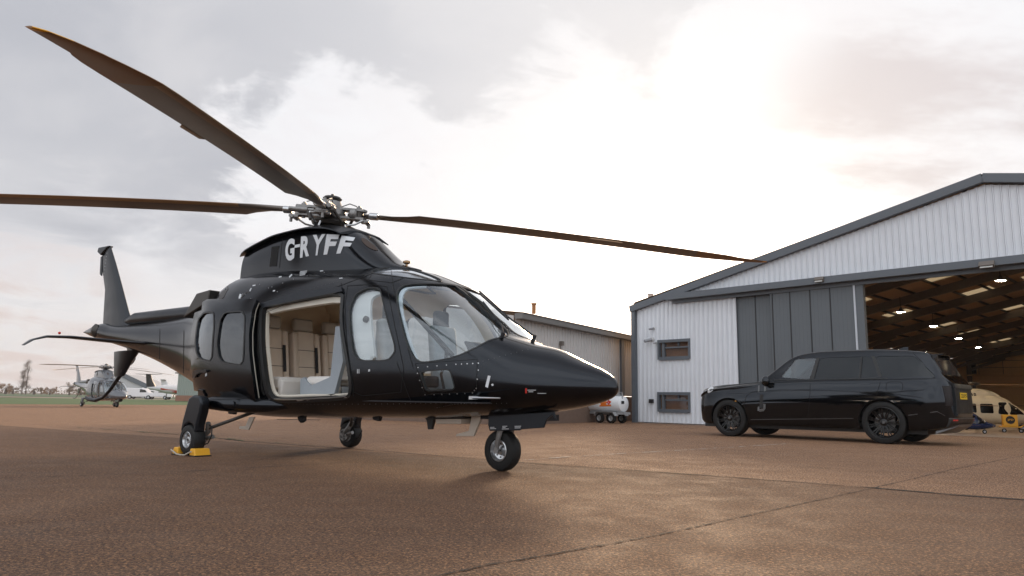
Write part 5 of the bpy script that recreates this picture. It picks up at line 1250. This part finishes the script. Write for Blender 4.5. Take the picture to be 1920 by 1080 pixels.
# wheels
M_rimb=mat('gloss_black_rim',(.006,.006,.0065),.22,spec=.4)
def car_wheel(x,y,s):
    R=.405;wd=.28; o=bpy.data.objects.new('wheel',None); COL.objects.link(o); o.parent=car; o.location=(x,y,R)
    prof=[(.295,-wd*.46),(.31,-wd*.5),(.365,-wd*.5),(.39,-wd*.46),(.402,-wd*.36),(R,-wd*.2),(R,wd*.2),(.402,wd*.36),(.39,wd*.46),(.365,wd*.5),(.31,wd*.5),(.295,wd*.46)]
    MB().lathe(prof,ax=(0,1,0),n=64,closed=True).build('tyre',M_rub,o)
    mb=MB(); f=s
    mb.lathe([(.296,f*wd*.46),(.285,f*wd*.48),(.272,f*wd*.44),(.262,f*wd*.30),(.255,-f*wd*.2)],ax=(0,1,0),n=56,caps=False)
    for k in range(11):
        for da in (-.075,.075):
            a=2*math.pi*k/11
            p0=(.055*math.cos(a+da*2),f*.085,.055*math.sin(a+da*2)); p1=(.272*math.cos(a+da*1.15),f*.118,.272*math.sin(a+da*1.15))
            mb.bar(p0,p1,.022,.020,up=(0,1,0))
    mb.lathe([(0,f*.115),(.045,f*.115),(.068,f*.10),(.075,f*.07)],ax=(0,1,0),n=28,caps=False)
    mb.build('rim',M_rimb,o,ang=40,fix=False)
    MB().lathe([(0,f*.119),(.026,f*.119),(.028,f*.113)],ax=(0,1,0),n=20).build('centre_cap',M_satin,o)
    MB().lathe([(.06,f*.02),(.185,f*.02),(.185,f*-.01),(.06,f*-.01)],ax=(0,1,0),n=36,closed=True).box((.13,f*.02,.07),(.10,.07,.14)).build('brake_disc',M_ti,o)
for x in (0,3.197): car_wheel(x,.12,-1); car_wheel(x,2*YC-.12,1)
# number plate light and badge strip
oncar('side_marker',mat('amber_lens',(.5,.2,.02),.3),[(1378,751),(1380.5,751),(1380.5,753),(1378,753)],0,.006,None)
# ================================================================ FUEL TRAILER
def gp(px,py): p=G(px,py); return (p.x,p.y,0)
M_tank=mat('white_tank_paint',(.72,.74,.76),.4,var=.06,vs=3)
M_galv=mat('galvanised_steel',(.38,.39,.40),.5,metal=.5,var=.2)
M_orange=mat('orange_label',(.75,.18,.02),.5)
BF=Frame(gp(1125,793),R_(48))
bow=thing('fuel_trailer','white twin axle fuel tank trailer with orange hazard label by the hangar corner','trailer',BF.o,-BF.ang)
def bx(px,py,y=0): p=BF.onY(px,py,y); return p.x,p.z
xw1=bx(1125,783)[0]; xw2=bx(1147,783)[0]; x0=bx(1104,760,.35)[0]; x1=bx(1172,760,.35)[0]; zc=(bx(1150,745)[1]+bx(1150,772)[1])/2
zt=bx(1150,742,.3)[1]; zb=bx(1150,773,0)[1]; r=(zt-zb)/2; zc=(zt+zb)/2
MB().lathe([(0,x0-.05),(r*.6,x0-.04),(r*.93,x0),(r,x0+.06),(r,x1-.06),(r*.93,x1),(r*.6,x1+.05),(0,x1+.07)],(0,r,zc),(1,0,0),n=40).build('tank',M_tank,bow)
MB().box(((x0+x1)/2,r,zb-.03),(x1-x0+.3,r*1.2,.08)).box((x0-.3,r,zb-.05),(.7,.12,.07)).cyl((x0-.55,r,.02),(x0-.55,r,zb+.15),.03).build('chassis',M_galv,bow,smooth=False)
rw=bx(1125,772)[1]/2 if bx(1125,772)[1]>.1 else .16; rw=.17
for x in (xw1,xw2):
    for y in (0,2*r):
        wheel('wheel',(x,y,rw),rw,.13,0,parent=bow,rimm=M_galv)
for y in (0,2*r):
    MB().bar((xw1-rw*1.2,y,rw*1.5),(xw1-rw*.6,y,rw*2.25),.18,.015).bar((xw1-rw*.6,y,rw*2.25),(xw2+rw*.6,y,rw*2.25),.18,.015).bar((xw2+rw*.6,y,rw*2.25),(xw2+rw*1.2,y,rw*1.5),.18,.015).build('mudguard',M_galv,bow,smooth=False)
MB().tube([(x1-.12,r-.1,zt-.05),(x1-.12,r-.1,zt+.10),(x1+.02,r-.1,zt+.10),(x1+.02,r-.1,zt-.1)],.02,n=6).cyl((x1-.25,r,zt-.04),(x1-.25,r,zt+.05),.09).build('filler_cap',M_galv,bow)
# labels on the curved side
TS=Surf(MB().lathe([(r,x0),(r,x1)],(0,r,zc),(1,0,0),n=96),BF)
a=patch(TS,[(1124,753),(1146,752),(1146,761.5),(1124,762)],(),.002,.006,6); a.build('hazard_label',M_orange,bow,smooth=False)
patch(TS,[(1137,751),(1146,750.6),(1146,758),(1137,758.6)],(),.006,.009,6).build('hazard_label',M_tank,bow,smooth=False)
patch(TS,[(1141.5,749.5),(1146,754.5),(1141.5,759),(1137.5,754.5)],(),.009,.012,6).build('hazard_diamond',M_red,bow,smooth=False)
o=MB().box((x1+.06,r-.12,zc+.2*r),(.012,.14,.10)).build('plate',M_carpet,bow,smooth=False)
# tow tractor / ground unit left of the trailer
p=gp(1070,790); TF=Frame(p,R_(45))
t=thing('ground_power_unit','dark brown ground power cart on small wheels left of the fuel trailer','cart',p,-TF.ang)
MB().box((0,.3,.30),(.75,.5,.26)).build('housing',mat('brown_housing',(.09,.065,.05),.6),t,smooth=False,bev=.03)
MB().box((-.1,.3,.47),(.4,.4,.10)).build('cover',M_ti,t,smooth=False,bev=.02)
for x in (-.28,.28):
    for y in (.05,.55): wheel('wheel',(x,y,.10),.10,.07,0,parent=t,rimm=M_galv)
MB().tube([(.38,.3,.2),(.75,.3,.16),(1.0,.3,.12)],.02,n=6).build('tow_bar',mat('dull_yellow_bar',(.35,.2,.04),.6),t)
p=gp(1040,789); t=thing('wheeled_cart','small silver fitted cart beside the brown ground power cart','cart',p,-TF.ang)
MB().cyl((-.15,.2,.28),(.2,.2,.28),.12,n=20).box((0,.2,.15),(.55,.3,.06)).build('cylinder',M_galv,t)
for x in (-.2,.2): wheel('wheel',(x,.05,.08),.08,.05,0,parent=t,rimm=M_galv)
# ================================================================ INSIDE THE HANGAR
def sheli(name,label,px,py,y,scale,ang,body_m,win_m,txt=None,stripe=None):
    """small medium-size helicopter: body loft along +x (nose), dims in metres before scale"""
    P=G(px,py) if y is None else H.M@Vector((H.onY(px,py,y).x,y,0))
    t=thing(name,label,'helicopter',(P.x,P.y,.006),ang); t.scale=(scale,)*3
    S=np.array([(-6.5,1.9,2.2,.12,2.05,2,2),(-4.5,1.6,2.3,.30,1.95,2,2),(-3.0,1.1,2.6,.75,1.8,2.3,2.2),(-2.0,.62,3.0,1.05,1.6,2.6,2.6),(-.8,.55,3.12,1.15,1.5,2.8,3),(.8,.55,3.10,1.15,1.5,2.8,3),(1.8,.55,2.85,1.10,1.45,2.5,3),(2.6,.58,2.25,.98,1.35,2.3,2.6),(3.4,.68,1.70,.78,1.2,2,2.2),(4.2,.85,1.40,.45,1.12,2,2),(4.6,1.0,1.2,.12,1.1,2,2)])
    sf=lambda x:[float(pchip(S[:,0],S[:,k],x)) for k in range(1,7)]
    lf=loft(list(np.arange(-6.5,4.6,.15))[::-1]+[],sf,40); lf.build('fuselage',body_m,t,fix=True)
    fr=Frame((0,0,0),0); sfc=Surf(lf,fr)
    cwf=lambda x:[2.7,2.7+.95*max(.05,math.sin(min(1,max(0,(1.7-x)/3.9))*math.pi))**.5,.62*max(.3,math.sin(min(1,max(0,(1.9-x)/4.4))*math.pi))**.4,2.75,3.5,2]
    cl=loft(list(np.arange(-2.2,1.65,.15))[::-1],cwf,32); cl.build('rotor_cowling',body_m,t,fix=True)
    for sgn in (-1,1):
        for nm,P_ in (('windscreen',[(1.95,1.35),(3.15,1.42),(2.6,2.02),(1.95,2.45)]),('cockpit_window',[(1.05,1.45),(1.8,1.35),(1.8,2.45),(1.15,2.45)]),('cabin_window',[(-.3,1.5),(.7,1.5),(.7,2.3),(-.3,2.3)]),('cabin_window',[(-1.5,1.6),(-.6,1.5),(-.6,2.3),(-1.4,2.3)])):
            vs,fs=tri2d(rnd(P_,1,.08),(),.3); V=[];N=[]
            for v in vs: q=sfc.side(v.x,v.y,sgn); V.append(q[0]);N.append(q[1])
            m=solid(V,N,fs,0,.02); m.build(nm,win_m,t,fix=True)
    mb=MB().cyl((-.3,0,3.4),(-.3,0,4.15),.14).lathe([(.1,-.1),(.42,-.05),(.45,.12),(.2,.22)],(-.3,0,4.0),n=18); mb.build('rotor_mast',M_dark,t)
    for k in range(5):
        a=k*2*math.pi/5+.35; MB().add([(-.3+math.cos(a)*r_-math.sin(a)*c,math.sin(a)*r_+math.cos(a)*c,4.05+z-r_*.03) for r_ in (.35,6.4) for c,z in ((-.17,0),(0,.03),(.17,0),(0,-.02))],[(0,1,5,4),(1,2,6,5),(2,3,7,6),(3,0,4,7),(3,2,1,0),(4,5,6,7)]).build('rotor_blade',M_bldt,t,smooth=False)
    for (x,y_) in ((3.1,0),(-1.5,-1.2),(-1.5,1.2)):
        MB().cyl((x,y_,.3),(x,y_*.8,.9),.07).build('gear_leg',M_ti,t); wheel('wheel',(x,y_,.28),.28,.2,0,parent=t)
    airfoil_fin('tail_fin',[(-5.6,-6.5,2.1),(-6.1,-6.9,2.9),(-6.5,-7.1,3.6)],.12,[body_m] if not isinstance(body_m,list) else body_m,parent=t)
    if stripe:
        for sgn in (-1,1):
            vs,fs=tri2d([(-3,1.28),(4.1,1.0),(4.1,1.08),(-3,1.40)],(),.3); V=[];N=[]
            for v in vs: q=sfc.side(v.x,v.y,sgn); V.append(q[0]);N.append(q[1])
            solid(V,N,fs,0,.015).build('stripe',stripe,t,fix=True)
    if txt:
        vs,fs=text_mesh(txt,.03); vs,fs=subtri(vs,fs,.25); sc_=Surf(cl,fr); mb=MB(); out=[]
        for x,y in vs:
            q=sc_.side(-1.72+x*1.35,2.83+y*.42,-1); out.append(q[0]+Vector((0,-.03,0)))
        mb.add(out,fs); mb.build('registration',M_carpet,t,smooth=False)
    return t
M_crm=mat('cream_paint',(.62,.54,.40),.35,var=.05); M_navy=mat('navy_paint',(.012,.022,.065),.25,var=.1); M_bw=mat('black_window',(.006,.006,.007),.1,spec=.6)
M_ostr=mat('orange_stripe',(.6,.25,.06),.4)
# headings: nose points to the right of the picture and slightly towards the camera
h1=sheli('helicopter','cream helicopter lettered VP-CAB standing inside the open hangar',1841,806.5,None,.37,-.30,M_crm,M_bw,txt='VP-CAB')
h2=sheli('helicopter','dark blue helicopter with an orange stripe in front of the cream one in the hangar',1800,812.5,None,.20,-.25,M_navy,M_bw,stripe=M_ostr)
YF=Frame(gp(1897,811.5),.45); print('YFLOC',H.onZ(1896,811,0),H.onZ(1842,812,0),H.onZ(1800,811,0))
t=thing('ground_power_unit','yellow wheeled power cart with a black oval emblem in the hangar doorway','cart',YF.o,-YF.ang)
t.scale=(.9,.9,.9)
MB().box((0,.2,.40),(.42,.32,.38)).build('housing',M_yel,t,smooth=False,bev=.02)
MB().bar((-.2,.2,.2),(-.2,.2,.02),.03,.3).bar((.2,.2,.2),(.2,.2,.02),.03,.3).box((0,.2,.19),(.6,.34,.03)).build('frame',M_yel,t,smooth=False)
a=MB().lathe([(0,0),(.13,0),(.13,.006),(0,.006)],(0,.036,.42),(0,-1,0),n=32); em=a.build('emblem',M_carpet,t)
mb=MB(); plane_text(mb,'JFD',(-.085,.028,.385),(.085,.028,.385),(-.085,.028,.455),(0,-1,0),.002,bold=.02); mb.build('emblem_text',M_yel,em,smooth=False)
for x in (-.2,.27): wheel('wheel',(x,.02,.07),.07,.05,0,parent=t,rimm=M_galv)
MB().tube([(.3,.2,.2),(.5,.2,.3),(.52,.2,.5)],.015,n=6).build('tow_bar',M_yel,t)
# ================================================================ FAR HELICOPTER (same type, grey)
M_gry=mat('dark_silver_paint',(.09,.097,.11),.2,spec=.6,coat=.6,var=.1)
fx=G(219,764)
far=copy_tree(heli); 
far.location=(fx.x,fx.y,0); far.rotation_euler=(0,0,-.72); far.scale=(.72,.72,.72)
far['label']='grey helicopter parked far off at the grass edge, seen under the tail boom'
swap={'black_gloss_paint':M_gry,'black_satin_paint':M_gry}
for o in list(far.children_recursive):
    n=o.name.split('.')[0]
    if o.type=='MESH':
        for sl in o.material_slots:
            if sl.material and sl.material.name in swap: m_=swap[sl.material.name]; sl.link='OBJECT'; sl.material=m_
for o in list(far.children):
    n=o.name.split('.')[0]
    if n=='sliding_door': o.location=(1.36,.05,0.0)
    if n in ('stencil_marking','fastener','panel_line','brake_hose','aerial_wire','belly_fitting','door_surround','door_lining','buckle','headset_cable','control_stick','marking','sill_plate'):
        for c in o.children_recursive: bpy.data.objects.remove(c)
        bpy.data.objects.remove(o)
for o in list(far.children_recursive):
    if o.name.split('.')[0]=='registration': bpy.data.objects.remove(o)
# ================================================================ BACKGROUND LEFT
# twin-engined T-tail aircraft, white with red flashes
M_wp=mat('white_aircraft_paint',(.70,.68,.68),.35,var=.05); M_rp=mat('red_aircraft_paint',(.45,.05,.02),.35); M_bp=mat('black_tail_paint',(.02,.02,.022),.35)
def aircraft(px,py,Z,label,ang,tailm,sc=1.0,flash=M_rp):
    P=G(px,py); k=Z/P.y; P=Vector((P.x*k,Z,0)); t=thing('aircraft',label,'aircraft',P,ang); t.scale=(sc,)*3
    S=np.array([(-7,1.9,2.1,.08,2,2,2),(-5,1.55,2.3,.35,1.95,2,2),(-2.5,1.1,2.6,.72,1.8,2,2),(1,.95,2.65,.80,1.75,2,2),(3,1.0,2.55,.72,1.7,2,2),(4.2,1.15,2.05,.5,1.6,2,2),(5.2,1.4,1.6,.1,1.5,2,2)])
    lf=loft(list(np.arange(-7,5.2,.3))[::-1],lambda x:[float(pchip(S[:,0],S[:,k],x)) for k in range(1,7)],24); lf.build('fuselage',M_wp,t,fix=True)
    for s in (-1,1):
        airfoil_fin('wing',[(1.2,-.9,s*.6,1.15),(.9,-.6,s*4,1.42),(.6,-.3,s*7.6,1.75),(.3,-.2,s*7.9,2.05)],.12,[M_wp],axis='y',parent=t)
        airfoil_fin('tailplane',[(-6.3,-7.5,s*.05,4.2),(-6.5,-7.4,s*2.5,4.25)],.1,[M_wp if tailm is not M_bp else M_dkm],axis='y',parent=t)
        MB().lathe([(.0,1.9),(.22,1.7),(.3,.8),(.28,-.6),(.05,-1.6)],(0,s*2.3,1.45),(1,0,0),n=16).build('engine',M_rp if s<0 else M_wp,t)
        for k in range(4):
            a=k*math.pi/2+.4; MB().bar((1.75,s*2.3,1.45),(1.75,s*2.3+1.1*math.cos(a),1.45+1.1*math.sin(a)),.05,.14).build('propeller_blade',M_bp,t,smooth=False)
        MB().cyl((-.3,s*2.2,.3),(-.3,s*2.2,1.2),.07).build('gear_leg',M_ti,t); wheel('wheel',(-.3,s*2.2,.24),.24,.16,0,parent=t)
    MB().cyl((3.7,0,.3),(3.7,0,1.2),.06).build('gear_leg',M_ti,t); wheel('wheel',(3.7,0,.20),.20,.13,0,parent=t)
    airfoil_fin('tail_fin',[(-4.9,-7.1,2.0),(-5.9,-7.3,3.2),(-6.4,-7.5,4.25)],.12,[tailm],parent=t)
    sfc=Surf(lf,Frame((0,0,0),0))
    for s in (-1,1):
        for P2,m in (([(3.3,1.9),(4.0,1.8),(3.7,2.3),(3.2,2.35)],M_bw),([(-4.5,1.75),(-1,1.2),(1.0,1.15),(0.2,1.5),(-2,1.75),(-4.5,2.0)],flash)):
            vs,fs=tri2d(P2,(),.4); V=[];N=[]
            for v in vs: q=sfc.side(v.x,v.y,s); V.append(q[0]);N.append(q[1])
            solid(V,N,fs,0,.03).build('window' if m is M_bw else 'flash',m,t,fix=True)
    return t
a1=aircraft(333,749,108,'white aircraft with black T tail and red flashes parked beyond the grey helicopter',1.25,M_bp,.85)
a2=aircraft(366,749,150,'white and red aircraft with pale fin, rightmost of the far parked ones',.35,M_wp,.9)
# hangar / marquee shape behind the grey helicopter
P=G(262,748.5); k=175/P.y
o=thing('far_hangar','low dark roofed white hangar behind the far grey helicopter','hangar',(P.x*k,175,0),.02)
MB().prism([(-4.2,0),(5.5,0),(5.5,2.2),(1.5,4.2),(-2.5,5.4),(-4.2,4.6)],10).build('wall',mat('far_white_wall',(.45,.44,.44),.7),o,smooth=False)
MB().bar((-4.4,-5.1,4.6),(-2.5,-5.1,5.5),.4,.5).bar((-2.5,-5.1,5.4),(5.6,-5.1,1.9),.4,1.0).build('roof',M_trim,o,smooth=False)
for x in (-2,1.5): MB().box((x,-5.05,1.0),(2.6,.1,2.0)).build('door',M_beam,o,smooth=False)
# green shed with brick base
P=G(332,750.5); k=88/P.y
o=thing('shed','pale green ribbed shed on a low brick base under the tail boom','shed',(P.x*k,88,0),-.05)
mb=MB()
for i in range(60):
    x=i*.25; mb.box((x,0,2.0),(.19,.1,2.6)).box((x+.125,.02,2.0),(.07,.06,2.6))
mb.build('wall',mat('sage_cladding',(.26,.29,.26),.6),o,smooth=False)
MB().box((7.4,.1,.35),(15.2,.3,.72)).build('brick_base',mat('red_brick',(.24,.12,.08),.8,var=.3,vs=5),o,smooth=False)
MB().box((7.4,2,3.38),(15.6,4.6,.14)).build('roof',M_beam,o,smooth=False)
MB().box((7.4,2.2,1.6),(15,4,3.2)).build('inner_wall',M_beam,o,smooth=False)
# white service vehicles beside the aircraft
for px,Z,lab in ((262,120,'small white van parked below the black aircraft tail'),(297,118,'white pickup parked right of the black tailed aircraft')):
    P=G(px,749); k=Z/P.y; o=thing('van' if px<280 else 'pickup',lab,'van' if px<280 else 'pickup',(P.x*k,Z,0),.1)
    if px<280: MB().prism([(-1.9,.35),(1.9,.35),(1.9,.95),(1.45,1.15),(1.0,1.75),(-1.9,1.8)],1.6).build('body',M_wp,o,bev=.08)
    else: MB().prism([(-2.3,.4),(2.3,.4),(2.3,.95),(1.2,1.1),(.7,1.65),(-.4,1.65),(-.5,1.0),(-2.3,1.0)],1.6).build('body',M_wp,o,bev=.06)
    MB().prism([(.95,1.1),(1.3,1.12),(.95,1.6),(.2,1.6),(.2,1.1)],1.64).build('window',M_bw,o,smooth=False)
    for x in (-1.3,1.3):
        for y in (-.8,.8): wheel('wheel',(x,y,.32),.32,.18,0,parent=o)
# trees along the horizon
M_bark=mat('bark',(.06,.045,.035),.9); 
M_leafs=[mat('autumn_foliage',(.16,.095,.045),.9,var=.4,vs=.4),mat('rust_foliage',(.22,.11,.04),.9,var=.4,vs=.4),mat('bare_twigs',(.17,.125,.10),.9,var=.3,vs=.4)]
def tree(px,Z,hh,wd,label,mi,cols=1,group='trees along the horizon'):
    P=G(px,752); k=Z/P.y; t=thing('tree',label,'tree',(P.x*k,Z,-.02),random.random()*6,group)
    rg=random.Random(int(px*7+hh)); mb=MB().tube([(0,0,0),(.1*wd*.1,0,hh*.35),(0,0,hh*.7)],[wd*.05+.1,wd*.035+.06,.03],n=7)
    for i in range(9):
        a=rg.uniform(0,6.3); z=hh*rg.uniform(.2,.6); mb.tube([(0,0,z),(math.cos(a)*wd*.3,math.sin(a)*wd*.3,z+hh*.2)],[.08,.03],n=4)
    mb.build('trunk',M_bark,t)
    cr=MB(); n=4200
    cl=[(rg.uniform(-.36,.36)*wd,rg.uniform(-.36,.36)*wd,hh*rg.uniform(.14,.88),rg.uniform(.12,.26)) for _ in range(16)]
    for i in range(n):
        c=rg.choice(cl); q=Vector((rg.gauss(0,1),rg.gauss(0,1),rg.gauss(0,1.0))); r_=c[3]*min(wd*1.5,hh*.6)*.7
        p=Vector(c[:3])+q*r_; s=rg.uniform(.08,.20)
        if p.z>hh or p.z<hh*.02: continue
        a=Vector((rg.gauss(0,1),rg.gauss(0,1),rg.gauss(0,1))).normalized()*s; b=Vector((rg.gauss(0,1),rg.gauss(0,1),rg.gauss(0,1))).normalized()*s*.7
        cr.add([p,p+a,p+a+b,p+b],[(0,1,2,3)])
    cr.build('crown',M_leafs[mi],t,smooth=False)
Z=330
tree(39,Z,14.5,2.6,'tall bare poplar, left one of the pair at the far left horizon',2); tree(46,Z,17,2.8,'tallest bare poplar, right one of the pair at the far left horizon',2)
tree(8,Z,5,9,'low rusty tree at the left edge of the picture horizon',1); tree(-22,Z,5,10,'low brown tree just at the picture border on the horizon',0)
tree(22,Z+20,4,9,'low brown bush left of the poplars on the horizon',0); tree(62,Z+20,3.6,9,'low brown bush right of the poplars on the horizon',0)
tree(92,Z,3.8,6,'low rusty bush between the poplars and the round tree',1); tree(128,Z,6,5,'small round tree alone on the horizon left of the grey helicopter',0)
for i,(px,h_) in enumerate(((150,3.2),(170,4.0),(186,5.4),(200,6.2),(213,5.6),(230,4.6),(250,4.4))):
    wh=['lowest, leftmost','second from left','third from left','tallest','fifth from left','sixth from left','rightmost'][i]
    tree(px,Z-10,h_,9,'orange brown tree behind the grey helicopter, %s of its row'%wh,1 if i%2 else 0)
# a long low hedge at the very horizon
hd=MB(); rg=random.Random(3)
for i in range(9000):
    x=rg.uniform(-900,300); z=rg.random()**1.5*4.0*(.6+.4*math.sin(x*.05)*math.sin(x*.013)+.2); s=rg.uniform(.4,1.1); p=Vector((x,520+rg.uniform(-6,6),z))
    a=Vector((rg.gauss(0,1),rg.gauss(0,1),rg.gauss(0,1))).normalized()*s; b=Vector((rg.gauss(0,1),rg.gauss(0,1),rg.gauss(0,1))).normalized()*s
    hd.add([p,p+a,p+a+b,p+b],[(0,1,2,3)])
o=hd.build('hedgerow',M_leafs[0],None,smooth=False); o['kind']='stuff'; o['label']='low brown hedgerow and distant woods along the horizon'; o['category']='hedge'
# air: far things fade slightly
hm=bpy.data.materials.new('haze_air'); hm.use_nodes=True; t=NT(hm.node_tree); hm.node_tree.nodes.clear()
pv=t.n('ShaderNodeVolumePrincipled',{'Color':(.93,.92,.93,1),'Density':.00028,'Anisotropy':.2}); ho=t.n('ShaderNodeOutputMaterial'); hm.node_tree.links.new(pv.outputs[0],ho.inputs['Volume'])
o=MB().box((-400,480,18.5),(3400,1400,39.0)).build('haze',hm,None,smooth=False); o['kind']='stuff'; o['label']='thin pale haze over the airfield'; o['category']='haze'
